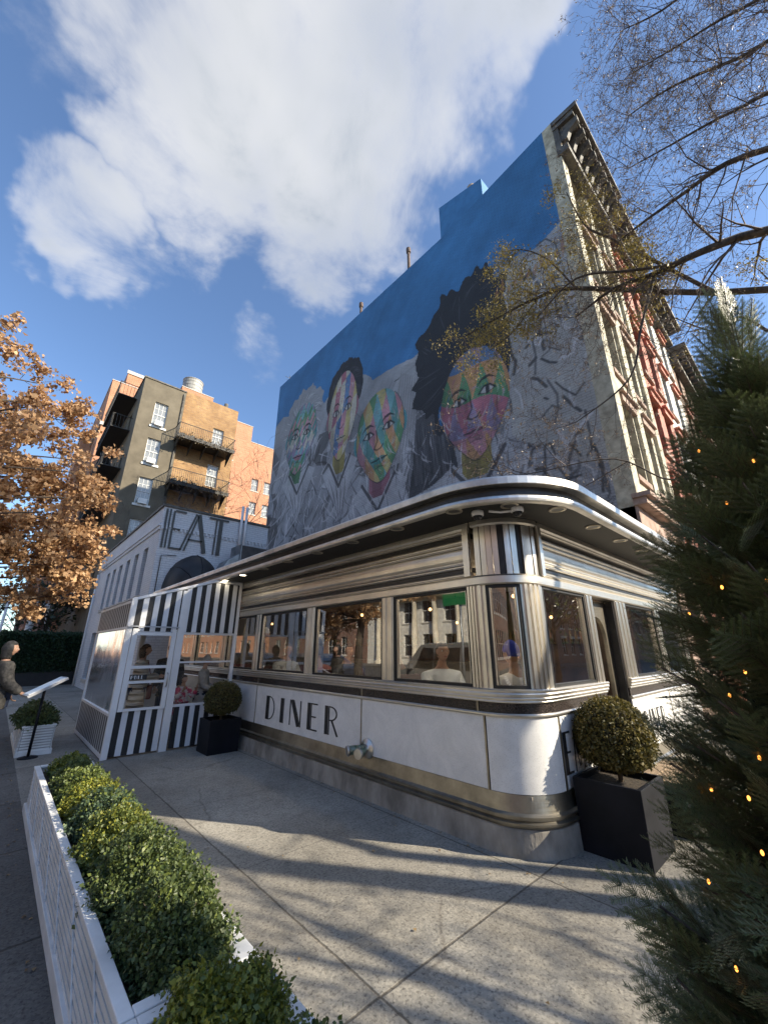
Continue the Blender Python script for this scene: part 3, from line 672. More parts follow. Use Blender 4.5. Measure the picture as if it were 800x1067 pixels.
for (x, y) in ((4.15, 3.0), (4.15, 4.7), (4.15, 6.5), (4.2, 8.3), (5.2, 2.6), (7.0, 2.6), (5.6, 4.2), (5.6, 7.5)):
    b = MB(); b.lathe([(.15, 2.748), (.15, 2.72), (.125, 2.715)], (x, y, 0), 20); o = dpart(b, 'added_ceiling_lamp', M['white_w'])
    b = MB(); b.lathe([(.124, 2.718), (.06, 2.708), (.001, 2.705)], (x, y, 0), 20); dpart(b, 'diffuser', lampc, o)
# security cameras under the canopy
def seccam(x, y, lab, arm=None):
    t = root('security_camera', lab, 'security camera', (x, y, 2.9), 0, 'security cameras under the canopy')
    b = MB(); b.lathe([(.001, 0), (.058, 0), (.06, -.012), (.058, -.045), (.05, -.05)], (0, 0, 0), 18); b.build('housing', M['white_w'], t)
    b = MB(); b.lathe([(.045, -.05), (.04, -.072), (.025, -.088), (.001, -.094)], (0, 0, 0), 16); b.build('dome', mat('smoked_dome', (.015, .015, .018), None, rough=.1), t)
    if arm:
        b = MB(); b.tube([(0, 0, -.03)]+arm, .012, 6); b.build('bracket', M['white_w'], t)
seccam(3.22, 2.13, 'small white dome camera under canopy next to the round downlight')
seccam(3.40, 1.80, 'white dome camera on bent arm under the rounded canopy corner', [(-.1, .12, -.04), (-.18, .2, -.03)])

# ------------------------------------------------------------------ numpy foliage
def rotmats(rng, n, tilt=1.0):
    q = rng.normal(size=(n, 4)); q /= np.linalg.norm(q, axis=1)[:, None]
    w, x, y, z = q.T
    return np.stack([1-2*(y*y+z*z), 2*(x*y-z*w), 2*(x*z+y*w), 2*(x*y+z*w), 1-2*(x*x+z*z), 2*(y*z-x*w), 2*(x*z-y*w), 2*(y*z+x*w), 1-2*(x*x+y*y)], 1).reshape(n, 3, 3)
LEAF = np.array([(0, 0, 0), (.32, .42, .06), (0, 1, 0), (-.32, .42, .06)])            # diamond, slightly cupped
OAK = np.array([(0, 0, 0), (.25, .3, .05), (.42, .62, .14), (0, 1, -.05), (-.42, .62, .14), (-.25, .3, .05)])
def scatter(P, size, rng, tmpl=LEAF, jit=.35):
    n = len(P); Rm = rotmats(rng, n); s = size*(1+jit*rng.normal(size=n)).clip(.4, 1.8)
    V = np.einsum('nij,kj->nki', Rm, tmpl)*s[:, None, None]+P[:, None, :]
    k = len(tmpl); F = np.arange(n*k).reshape(n, k)
    return V.reshape(-1, 3), F
def fbm(P, seed, f=1.0, oct=3):
    """cheap smooth pseudo noise on points"""
    rng = np.random.default_rng(seed); out = np.zeros(len(P)); a = 1
    for o in range(oct):
        for _ in range(3):
            k = rng.normal(size=3)*f*(2**o); out += a*np.sin(P@k+rng.uniform(0, 6.28))
        a *= .5
    return out/3
def shrub_points(rng, c, r, ntw, per, seed=0, lump=.16):
    """leafy twig points filling an uneven bush; returns leaf points and twig tubes"""
    d = rng.normal(size=(ntw, 3)); d[:, 2] = np.abs(d[:, 2])*.9+.05; d /= np.linalg.norm(d, axis=1)[:, None]
    rr = 1+lump*fbm(d*2.2, seed, 1.6)+rng.normal(size=ntw)*.10
    tip = d*np.array(r)*rr[:, None]
    t = rng.uniform(.62, 1.0, size=(ntw, per))**.8
    P = tip[:, None, :]*t[:, :, None]+rng.normal(size=(ntw, per, 3))*.012
    return P.reshape(-1, 3)+np.array(c), tip+np.array(c)

# ------------------------------------------------------------------ white lattice planters with shrubs
white_p = mat('white_planter_paint', (.60, .60, .59), (.76, .76, .75), 4, .55, bump=.15, bscale=50)
lat_back = mat('grey_lattice_backing', (.30, .29, .28), (.40, .39, .38), 5, .7)
soil = mat('dark_soil', (.02, .014, .01), (.06, .045, .03), 30, .95, bump=1, bscale=60)
def planter(x0, x1, y0, y1, h, label):
    t = root('planter_box', label, 'planter', ((x0+x1)/2, (y0+y1)/2, 0), 0, 'white lattice planter boxes')
    hx, hy = (x1-x0)/2, (y1-y0)/2
    b = MB()
    for s in (-1, 1): b.box(s*hx-(.02 if s > 0 else 0), s*hx+(0 if s > 0 else .02), -hy, hy, .05, h-.02)
    for s in (-1, 1): b.box(-hx+.021, hx-.021, s*hy-(.02 if s > 0 else 0), s*hy+(0 if s > 0 else .02), .05, h-.02)
    b.build('panel', lat_back, t)
    # lattice slats on the two long faces and the ends
    b = MB()
    for s in (-1, 1):
        X = s*(hx+.006)
        z0, z1 = .08, h-.035; ks = int((2*hy)/.052)
        for k in range(-1, 9):
            pass
        nz = 8
        for k in range(nz+1):                                 # close horizontal slats
            z = z0+(z1-z0)*k/nz; b.box(X-.006, X+.006, -hy+.02, hy-.02, z-.013, z+.013)
        st = .62; m = int(2*hy/st)+2
        for k in range(-1, m):                                # wide diagonal slats
            ya, yb = -hy+k*st, -hy+k*st+(z1-z0)*1.5
            yc0, yc1 = max(ya, -hy+.02), min(yb, hy-.02)
            if yc1 <= yc0: continue
            f = lambda y: z0+(y-ya)/(yb-ya)*(z1-z0)
            b.prism([(yc0, f(yc0)-.008), (yc1, f(yc1)-.008), (yc1, f(yc1)+.008), (yc0, f(yc0)+.008)], (X+s*.007, 0, 0), (0, 1, 0), (0, 0, 1), (s*.006, 0, 0))
    for s in (-1, 1):
        Y = s*(hy+.006)
        for k in range(9):
            z = .08+(h-.115)*k/8; b.box(-hx+.01, hx-.01, Y-.006, Y+.006, z-.011, z+.011)
    b.build('lattice', white_p, t)
    b = MB(); b.box(-hx-.03, -hx-.0, -hy-.03, hy+.03, 0, .075); b.box(hx, hx+.03, -hy-.03, hy+.03, 0, .075); b.box(-hx, hx, -hy-.03, -hy, 0, .075); b.box(-hx, hx, hy, hy+.03, 0, .075)
    bevel(b.build('base_board', white_p, t), .004)
    b = MB(); b.box(-hx-.02, -hx+.03, -hy-.02, hy+.02, h-.02, h); b.box(hx-.065, hx+.02, -hy-.02, hy+.02, h-.02, h); b.box(-hx+.031, hx-.066, -hy-.02, -hy+.035, h-.019, h+.001); b.box(-hx+.031, hx-.066, hy-.035, hy+.02, h-.019, h+.001)
    bevel(b.build('rim', white_p, t), .004)
    b = MB(); b.box(-hx+.022, hx-.022, -hy+.022, hy-.022, h-.10, h-.06); b.build('soil', soil, t)
    return t
planter(.60, 1.06, 1.97, 6.18, .41, 'long white lattice planter box holding the row of green shrubs by the plaza')
planter(.60, 1.06, -.60, 1.92, .41, 'white planter box at the bottom edge, its shrubs spilling over the concrete')
planter(.60, 1.0, 9.15, 11.3, .43, 'short white planter box beside the tilted menu board')
LF = {
 'green': leafmat('shrub_leaf_green', (.045, .075, .018), (.21, .25, .06), 14),
 'dark': leafmat('shrub_leaf_dark', (.03, .055, .02), (.14, .18, .06), 14),
 'yellow': leafmat('shrub_leaf_yellow', (.10, .13, .018), (.36, .34, .05), 12),
 'blue': leafmat('shrub_leaf_bluish', (.035, .065, .035), (.12, .18, .10), 12),
}
twig = mat('twig_bark', (.07, .05, .035), (.14, .10, .07), 20, .8)
def shrub(loc, r, ntw, per, size, m, seed, label, group, m2=None):
    rng = np.random.default_rng(seed)
    t = root('shrub', label, 'shrub', loc, 0, group)
    P, tips = shrub_points(rng, (0, 0, 0), r, ntw, per, seed)
    V, F = scatter(P, size, rng)
    npmesh('foliage', V, F, LF[m], t)
    if m2:
        k = rng.uniform(size=len(P)) < .35; k &= (P[:, 2] > r[2]*.4)
        V, F = scatter(P[k]+rng.normal(size=(k.sum(), 3))*.01, size*1.1, rng); npmesh('new_growth', V, F, LF[m2], t)
    b = MB()
    for i in range(0, len(tips), max(1, len(tips)//46)):
        e = Vector(tips[i]); b.tube([(0, 0, -.04), e*.5+Vector((0, 0, .02)), e*.97], [.006, .004, .0018], 4)
    b.build('stem', twig, t)
    return t
G1 = 'shrubs in the long white planter'
rowd = [(.855, 2.28, .42, 'dark', 'green', (0.208, 0.33, 0.258), 'dark bushy shrub with twigs poking out at the near end of the long planter'),
        (.855, 2.86, .42, 'dark', 'green', (0.240, 0.35, 0.275), 'largest dark green shrub leaning out over the plaza from the long planter'),
        (.855, 3.44, .42, 'green', 'yellow', (0.216, 0.33, 0.241), 'mid green shrub third from the near end of the long planter'),
        (.855, 3.98, .42, 'blue', 'green', (0.208, 0.30, 0.232), 'blue-green rounded shrub midway along the long planter'),
        (.855, 4.48, .42, 'yellow', 'green', (0.200, 0.29, 0.206), 'bright yellow-green shrub midway along the long planter'),
        (.855, 4.98, .42, 'green', 'dark', (0.184, 0.29, 0.189), 'low green shrub just beyond the yellow-green one'),
        (.855, 5.46, .42, 'dark', 'green', (0.176, 0.27, 0.181), 'small dark shrub second from the far end of the long planter'),
        (.855, 5.90, .42, 'green', 'yellow', (0.168, 0.25, 0.172), 'last small green shrub nearest the striped vestibule')]
for i, (x, y, z, m, m2, r, lab) in enumerate(rowd): shrub((x, y, z-.08), (r[0]*1.02, r[1], r[2]-.0), int(900-50*i), 32, .0165 if i < 3 else .018, m, 20+i, lab, G1, m2)
G2 = 'shrubs in the bottom white planter'
shrub((.82, 1.66, .32), (.20, .25, .23), 800, 34, .0165, 'yellow', 41, 'yellow-leaved shrub at the bottom edge of the view', G2, 'green')
shrub((.84, 1.28, .30), (.21, .24, .24), 800, 34, .0155, 'green', 42, 'green spreading shrub beside the yellow-leaved one at the bottom edge', G2, 'dark')
shrub((.82, .85, .30), (.20, .24, .18), 500, 30, .018, 'dark', 43, 'dark shrub below the spreading green one', G2)
G3 = 'shrubs by the menu board'
for i, y in enumerate((9.45, 9.95, 10.5, 11.0)):
    shrub((.78, y, .36), (.26, .32, .36-.03*i), 200, 18, .035, 'dark', 50+i, ['dark shrub at the front of the short planter under the menu board', 'dark shrub behind the tilted menu board', 'dark shrub beside the hooded person', 'farthest dark shrub in the short planter'][i], G3)

# ------------------------------------------------------------------ topiary balls in black planters
blk = mat('black_planter_metal', (.005, .006, .009), (.011, .012, .017), 3, .5, bump=.1, bscale=30, spec=.2)
LF['box'] = leafmat('topiary_leaf', (.045, .05, .012), (.21, .16, .045), 16)
LF['box2'] = leafmat('topiary_leaf_dark', (.04, .05, .014), (.17, .14, .045), 16)
def black_planter(cx_, cy_, w, h, lab, d=None):
    d = d or w
    t = root('black_planter', lab, 'planter', (cx_, cy_, 0), 0, 'tapered black planters by the diner')
    b = MB(); w0, w1, d0, d1 = w/2*.97, w/2, d/2*.97, d/2
    out = [(-w0, -d0, 0), (w0, -d0, 0), (w0, d0, 0), (-w0, d0, 0), (-w1, -d1, h), (w1, -d1, h), (w1, d1, h), (-w1, d1, h)]
    i1, j1 = w1-.03, d1-.03
    inn = [(-i1, -j1, h), (i1, -j1, h), (i1, j1, h), (-i1, j1, h), (-i1, -j1, h-.07), (i1, -j1, h-.07), (i1, j1, h-.07), (-i1, j1, h-.07)]
    f = [(0, 3, 2, 1), (0, 1, 5, 4), (1, 2, 6, 5), (2, 3, 7, 6), (3, 0, 4, 7)]+[(4, 5, 9, 8), (5, 6, 10, 9), (6, 7, 11, 10), (7, 4, 8, 11)]+[(8, 9, 13, 12), (9, 10, 14, 13), (10, 11, 15, 14), (11, 8, 12, 15)]
    b.add(out+inn, f); bevel(b.build('box', blk, t), .004)
    b = MB(); b.add([(-i1, -j1, h-.05), (i1, -j1, h-.05), (i1, j1, h-.05), (-i1, j1, h-.05)], [(0, 1, 2, 3)]); b.build('soil', soil, t)
    return t
def topiary(cx_, cy_, z0, zc, r, lab, seed, m, n=15000):
    t = root('topiary_ball', lab, 'topiary', (cx_, cy_, z0), 0, 'clipped ball topiaries')
    rng = np.random.default_rng(seed)
    d = rng.normal(size=(n, 3)); d /= np.linalg.norm(d, axis=1)[:, None]
    rad = r*(1+.035*fbm(d*3, seed, 2)-np.abs(rng.normal(size=n))*.09+.02*rng.normal(size=n))
    P = d*rad[:, None]; P[:, 2] = np.where(P[:, 2] < -r*.6, P[:, 2]*.8, P[:, 2]); P[:, 2] += zc-z0
    V, F = scatter(P, .024, rng); npmesh('foliage', V, F, LF[m], t)
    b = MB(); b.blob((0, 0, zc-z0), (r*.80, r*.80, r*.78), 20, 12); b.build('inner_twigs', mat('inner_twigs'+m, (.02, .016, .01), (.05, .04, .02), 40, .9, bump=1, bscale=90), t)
    b = MB(); b.tube([(0, 0, -.06), (.01, 0, (zc-z0)*.5), (0, 0, zc-z0)], [.022, .02, .015], 8); b.build('trunk', twig, t)
black_planter(4.30, 1.62, .60, .54, 'large tapered black planter at the diner corner under the brown topiary ball', .54)
topiary(4.36, 1.62, .49, .84, .335, 'brownish clipped boxwood ball in front of the diner door', 5, 'box', 16000)
black_planter(3.08, 7.47, .52, .50, 'black planter between striped vestibule and diner wall', .50)
topiary(3.08, 7.47, .45, .78, .30, 'clipped boxwood ball beside the striped vestibule', 6, 'box2', 9000)

# ------------------------------------------------------------------ bench, stanchion
wood = mat('weathered_wood', (.16, .105, .06), (.30, .21, .13), 6, .7, bump=.4, bscale=12, stretch=(1, 12, 12))
t = root('wooden_bench', 'weathered brown wooden bench behind the large black planter', 'bench', (5.3, 1.45, 0))
for k in range(3):
    b = MB(); b.box(-.45, .45, -.2+k*.135, -.075+k*.135, .40, .44); bevel(b.build('seat_board', wood, t), .004)
for sx in (-.36, .36):
    b = MB(); b.box(sx-.04, sx+.04, -.17, .17, 0, .40); bevel(b.build('leg', blk, t), .004)
t = root('stanchion', 'black ringed post standing beside the diner door', 'post', (5.06, 1.75, 0))
b = MB(); b.lathe([(.001, .0), (.10, .0), (.10, .02), (.03, .05), (.03, .3)], n=20); b.build('base', blk, t)
b = MB(); b.lathe([(.045, .3), (.05, .32), (.045, .36), (.045, .62), (.055, .64), (.055, .68), (.045, .70), (.045, .80), (.055, .82), (.03, .86), (.001, .87)], n=20); b.build('post', blk, t)

# ------------------------------------------------------------------ striped vestibule
vx0, vx1, vy0, vy1 = 1.53, 3.44, 8.05, 10.95
vest = root('vestibule', 'black and white striped entrance vestibule with clear panes and people inside', 'vestibule', (vx0, vy0, 0))
def vpart(mb, name, m, parent=None):
    o = mb.build(name, m); o.parent = parent or vest
    if not parent: o.location = (-vx0, -vy0, 0)
    return o
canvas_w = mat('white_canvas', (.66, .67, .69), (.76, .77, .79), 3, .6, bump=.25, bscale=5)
canvas_b = mat('black_canvas', (.012, .012, .014), (.022, .022, .024), 4, .55, bump=.25, bscale=5)
grey_f = mat('grey_aluminium', (.42, .43, .45), (.5, .51, .53), 5, .4, metal=.4)
def vz(x): return 2.40+(x-1.53)*(2.86-2.40)/(2.9-1.53) if x < 2.9 else 2.86
b, c = MB(), MB()
def strip(x0, x1, z0, z1a, z1b, mi, th=.012):
    (b if mi == 0 else c).prism([(x0, z0), (x1, z0), (x1, z1b), (x0, z1a)], (0, vy0, 0), (1, 0, 0), (0, 0, 1), (0, -th, 0))
ST = .086
x = vx0+.09; k = 1
while x < vx1-.02:
    xe = min(x+ST, vx1)
    strip(x, xe, 1.90, vz(x)-.02, vz(xe)-.02, k % 2)
    if not (2.33 < x+.04 < 2.46): strip(x, xe, .03, .66, .66, k % 2)
    k += 1; x = xe
vpart(b, 'white_stripe', canvas_w); vpart(c, 'black_stripe', canvas_b)
b = MB()
b.box(vx0, vx0+.085, vy0-.02, vy0+.06, 0, 2.42); b.box(2.33, 2.45, vy0-.022, vy0+.06, 0, 2.64); b.box(vx1-.06, vx1, vy0-.02, vy0+.06, 0, 2.86)
b.box(vx0+.086, 2.329, vy0+.001, vy0+.05, 1.86, 1.90); b.box(2.451, vx1-.061, vy0+.001, vy0+.05, 1.86, 1.90)
b.box(2.451, vx1-.061, vy0+.001, vy0+.05, .66, .70); b.box(2.451, vx1-.061, vy0+.002, vy0+.03, 1.37, 1.40)
b.box(vx0, vx0+.06, vy1-.06, vy1, 0, 2.42)
b.prism([(vx0, 2.39), (2.9, 2.85), (vx1, 2.85), (vx1, 2.885), (2.9, 2.885), (vx0, 2.425)], (0, vy0-.025, 0), (1, 0, 0), (0, 0, 1), (0, .09, 0))
b.box(vx0-.005, vx0+.05, vy0+.061, vy1-.061, .02, .08); b.box(vx0-.005, vx0+.05, vy0+.061, vy1-.061, .60, .64); b.box(vx0-.005, vx0+.05, vy0+.061, vy1-.061, 1.93, 1.97); b.box(vx0-.005, vx0+.05, vy0+.061, vy1-.061, 2.36, 2.41)
bevel(vpart(b, 'frame', M['white_w']), .003)
b = MB(); b.box(vx0+.0, 2.34, vy0-.07, vy0-.05, 1.965, 1.985); b.box(vx0+.0, vx0+.02, vy0-.05, vy0, 1.965, 1.985); b.box(2.32, 2.34, vy0-.05, vy0, 1.965, 1.985); vpart(b, 'door_closer_bar', grey_f)
# door
door = MB(); 
for q in (vx0+.095, 2.24): door.box(q, q+.075, vy0-.045, vy0-.014, .66, 1.94)
for z0_, z1_ in ((.66, .70), (1.83, 1.88), (1.30, 1.345), (1.07, 1.11)): door.box(vx0+.171, 2.239, vy0-.044, vy0-.015, z0_, z1_)
vd = vpart(door, 'door', M['white_w'])
vg = glass('vestibule_vinyl', (.97, .97, .96), .05, .03, .5)
b = MB(); b.add([(vx0+.17, vy0-.03, .7), (2.24, vy0-.03, .7), (2.24, vy0-.03, 1.84), (vx0+.17, vy0-.03, 1.84)], [(0, 1, 2, 3)]); vpart(b, 'pane', vg, vd); 
for ch in list(vd.children): pass
b = MB(); b.tube([(2.27, vy0-.05, 1.0), (2.27, vy0-.10, 1.02), (2.27, vy0-.10, 1.2), (2.27, vy0-.05, 1.22)], .01, 6); vpart(b, 'handle', M['canopy_steel'], vd)
b = MB()
b.box(vx0+.175, vx0+.43, vy0-.047, vy0-.044, 1.125, 1.205); vpart(b, 'sign_plate', canvas_b, vd); b = MB()
word(b, 'PULL', (vx0+.19, vy0-.048, 1.138), (1, 0, 0), (0, 0, 1), (0, -.002, 0), .055, .2, 0, 1.35)
vpart(b, 'door_lettering', M['white_w'], vd)
b = MB(); b.add([(2.45, vy0+.02, .70), (vx1-.06, vy0+.02, .70), (vx1-.06, vy0+.02, 1.86), (2.45, vy0+.02, 1.86)], [(0, 1, 2, 3)]); vpart(b, 'pane', vg)
vg2 = glass('scratched_vinyl', (.86, .88, .87), .04, .12, .6)
b = MB(); b.add([(vx0+.02, vy0+.06, .64), (vx0+.02, vy1-.06, .64), (vx0+.02, vy1-.06, 1.93), (vx0+.02, vy0+.06, 1.93)], [(0, 1, 2, 3)]); vpart(b, 'side_pane', vg2)
b, c = MB(), MB()
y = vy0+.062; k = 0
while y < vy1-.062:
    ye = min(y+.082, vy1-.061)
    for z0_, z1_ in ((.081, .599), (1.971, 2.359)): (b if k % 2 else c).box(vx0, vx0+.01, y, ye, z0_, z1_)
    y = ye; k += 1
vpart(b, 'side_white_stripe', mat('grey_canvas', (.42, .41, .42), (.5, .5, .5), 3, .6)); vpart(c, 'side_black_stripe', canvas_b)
b = MB(); b.prism([(vx0, 2.426), (2.9, 2.887), (vx1, 2.887), (vx1, 2.905), (2.9, 2.9), (vx0, 2.44)], (0, vy0-.02, 0), (1, 0, 0), (0, 0, 1), (0, vy1-vy0, 0)); vpart(b, 'roof', canvas_w)
b = MB(); b.box(vx0, vx1, vy1-.01, vy1+.0, .0, .8); b.box(vx0+.061, vx1, vy1-.01, vy1, 1.95, 2.4); b.box(2.4, 2.5, vy1-.04, vy1, .8, 1.95); vpart(b, 'rear_panel', canvas_w)

# ------------------------------------------------------------------ menu board
t = root('menu_stand', 'tilted silver framed menu board on a post by the short planter', 'menu stand', (0.73, 9.0, 0), R(8))
b = MB(); b.tube([(0, 0, 0), (0, 0, 1.0)], .02, 8); b.lathe([(.001, 0), (.13, 0), (.13, .015), (.03, .03)], n=16); b.build('post', blk, t)
m3 = Matrix.Rotation(R(-28), 3, 'Y')
b = MB(); b.obox((0, 0, 1.02), (.27, .20, .02), m3); bevel(b.build('frame', grey_f, t), .004)
b = MB(); b.obox(Vector((0, 0, 1.02))+m3 @ Vector((0, 0, .022)), (.24, .17, .003), m3); b.build('menu_sheet', mat('menu_paper', (.7, .7, .68), (.82, .82, .8), 14, .3), t)

# ------------------------------------------------------------------ buildings
frame_w = mat('white_sash_paint', (.62, .62, .60), (.75, .75, .73), 5, .5)
frame_d = mat('dark_sash_paint', (.02, .02, .022), (.04, .04, .04), 5, .5)
pane_m = None
def panemat(name, c, rough=.06):
    m, nt, b = newmat(name); b.inputs['Base Color'].default_value = c4(c); b.inputs['Roughness'].default_value = rough; b.inputs['IOR'].default_value = 1.6
    b.inputs['Specular IOR Level'].default_value = .8
    return m
pane_d = panemat('dark_window_glass', (.02, .025, .03)); pane_l = panemat('curtained_window_glass', (.22, .23, .23)); pane_k = mat('black_louvred_glass', (.008, .008, .009), (.02, .02, .02), 9, .5); pane_g = panemat('green_glass', (.02, .12, .06))
stone = mat('pale_sill_stone', (.40, .38, .34), (.55, .52, .47), 6, .8)
WCACHE = {}
def window_mesh(w, h, fm, pm, cols=2, rows=2, split=True, fw=.05):
    key = (round(w, 2), round(h, 2), fm.name, pm.name, cols, rows)
    if key in WCACHE: return WCACHE[key]
    b = MB()
    b.box(-w/2, -w/2+fw, 0, .06, 0, h); b.box(w/2-fw, w/2, 0, .06, 0, h)
    b.box(-w/2+fw, w/2-fw, 0, .06, 0, fw*1.3); b.box(-w/2+fw, w/2-fw, 0, .06, h-fw, h)
    if split: b.box(-w/2+fw, w/2-fw, -.012, .05, h/2-.025, h/2+.025)
    for k in range(1, cols):
        x = -w/2+fw+(w-2*fw)*k/cols; b.box(x-.011, x+.011, .01, .04, fw, h-fw)
    for k in range(1, rows*2 if split else rows):
        z = h*k/(rows*2 if split else rows)
        if split and k == rows: continue
        b.box(-w/2+fw, w/2-fw, .011, .039, z-.011, z+.011)
    b.add([(-w/2+fw*.5, .03, fw*.5), (w/2-fw*.5, .03, fw*.5), (w/2-fw*.5, .03, h-fw*.5), (-w/2+fw*.5, .03, h-fw*.5)], [(0, 1, 2, 3)], 1)
    o = b.build('window', [fm, pm]); me = o.data; bpy.data.objects.remove(o); WCACHE[key] = me
    return me
def wall_grid(mb, O, U, Nv, W, H, ops, depth=.2, mi=0, z0=0):
    """vertical wall with openings. ops: (x, z, w, h) lower-left; Nv outward normal"""
    O, U, Nv = Vector(O), Vector(U), Vector(Nv)
    xs = sorted({0, W}|{round(o[0], 4) for o in ops}|{round(o[0]+o[2], 4) for o in ops})
    zs = sorted({z0, H}|{round(o[1], 4) for o in ops}|{round(o[1]+o[3], 4) for o in ops})
    flip = U.cross(Vector((0, 0, 1))).dot(Nv) < 0
    def quad(a, b_, c, d):
        q = [a, b_, c, d]
        if flip: q = q[::-1]
        mb.add(q, [(0, 1, 2, 3)], mi)
    for i in range(len(xs)-1):
        for j in range(len(zs)-1):
            cx_, cz_ = (xs[i]+xs[i+1])/2, (zs[j]+zs[j+1])/2
            if any(o[0] < cx_ < o[0]+o[2] and o[1] < cz_ < o[1]+o[3] for o in ops): continue
            quad(O+U*xs[i]+Vector((0, 0, zs[j])), O+U*xs[i+1]+Vector((0, 0, zs[j])), O+U*xs[i+1]+Vector((0, 0, zs[j+1])), O+U*xs[i]+Vector((0, 0, zs[j+1])))
    for o in ops:
        x, z, w, h = o[:4]; I = -Nv*depth
        p = [O+U*x+Vector((0, 0, z)), O+U*(x+w)+Vector((0, 0, z)), O+U*(x+w)+Vector((0, 0, z+h)), O+U*x+Vector((0, 0, z+h))]
        for k in range(4):
            a, b_ = p[k], p[(k+1) % 4]; quad(a, a+I, b_+I, b_)
def place_windows(parent, O, U, Nv, ops, depth, fm, pm, cols=2, rows=2, split=True, sill=None, lintel=None, sm=None, prob=0):
    O, U, Nv = Vector(O), Vector(U), Vector(Nv); ang = math.atan2(U.y, U.x)
    rng = random.Random(len(ops)*7+int(O.y))
    for o in ops:
        x, z, w, h = o[:4]
        me = window_mesh(w, h, fm, pane_l if rng.random() < prob else pm, cols, rows, split)
        wo = link('window', me, parent, O+U*(x+w/2)+Vector((0, 0, z))-Nv*(depth-.005), ang)
        if sill:
            k = ('sill', round(w, 2), sill)
            if k not in WCACHE:
                b = MB(); b.box(-w/2-.1, w/2+.1, -depth-sill*.6, -.0, -.14, -.003); q = b.build('sill', sm or stone); WCACHE[k] = q.data; bpy.data.objects.remove(q)
            link('sill', WCACHE[k], wo)
        if lintel:
            k = ('lintel', round(w, 2), round(h, 2), lintel)
            if k not in WCACHE:
                b = MB(); b.box(-w/2-.13, w/2+.13, -depth-lintel, -depth+.0, h+.004, h+.22); b.box(-w/2-.18, w/2+.18, -depth-lintel-.07, -depth+.0, h+.222, h+.29); q = b.build('lintel', sm or stone); WCACHE[k] = q.data; bpy.data.objects.remove(q)
            link('lintel', WCACHE[k], wo)
def block(name, label, cat, x0, x1, y0, y1, H, wm, faces, group=None, parapet=.4, depth=.18, roofm=None, kw=None):
    """faces: dict side-> list of openings (x along side, z, w, h). sides: S (-Y), W (-X), N (+Y), E (+X)"""
    t = root(name, label, cat, (x0, y0, 0), 0, group); W, D = x1-x0, y1-y0
    b = MB(); sides = {'S': ((0, 0, 0), (1, 0, 0), (0, -1, 0), W), 'W': ((0, D, 0), (0, -1, 0), (-1, 0, 0), D), 'E': ((W, 0, 0), (0, 1, 0), (1, 0, 0), D), 'N': ((W, D, 0), (-1, 0, 0), (0, 1, 0), W)}
    for s, (O, U, Nv, wd) in sides.items():
        wall_grid(b, O, U, Nv, wd, H, faces.get(s, []), depth)
    b.add([(0, 0, H-parapet), (W, 0, H-parapet), (W, D, H-parapet), (0, D, H-parapet)], [(0, 1, 2, 3)])
    p = .25
    b.add([(p, p, H), (W-p, p, H), (W-p, D-p, H), (p, D-p, H), (p, p, H-parapet), (W-p, p, H-parapet), (W-p, D-p, H-parapet), (p, D-p, H-parapet), (0, 0, H), (W, 0, H), (W, D, H), (0, D, H)],
          [(0, 1, 5, 4), (1, 2, 6, 5), (2, 3, 7, 6), (3, 0, 4, 7), (8, 9, 1, 0), (9, 10, 2, 1), (10, 11, 3, 2), (11, 8, 0, 3)])
    b.build('wall', wm, t)
    b = MB(); b.box(-.05, W+.05, -.05, .16, H+.002, H+.08); b.box(-.05, .16, .161, D+.05, H+.002, H+.08); b.build('coping', roofm or stone, t)
    k = dict(fm=frame_w, pm=pane_d, cols=2, rows=1, sill=.08); k.update(kw or {})
    for s, (O, U, Nv, wd) in sides.items():
        if faces.get(s): place_windows(t, O, U, Nv, faces[s], depth, **k)
    return t

# ---- mural building
MX, MY0, MY1 = 9.5, 2.3, 20.0
cream = mat('peeling_cream_stone', (.30, .27, .20), (.60, .56, .43), 3.5, .85, bump=.5, bscale=14, detail=9)
mb_root = root('mural_building', 'tall brick building painted with blue sky and multicoloured faces above the diner roof', 'building', (MX, MY0, 0))
def mtop(y): return 17.25 if y > 6.95 else 17.25+(6.95-y)*.13
def bpart(mb, name, m, parent=None):
    o = mb.build(name, m); o.parent = parent or mb_root
    if not parent: o.location = (-MX, -MY0, 0)
    return o
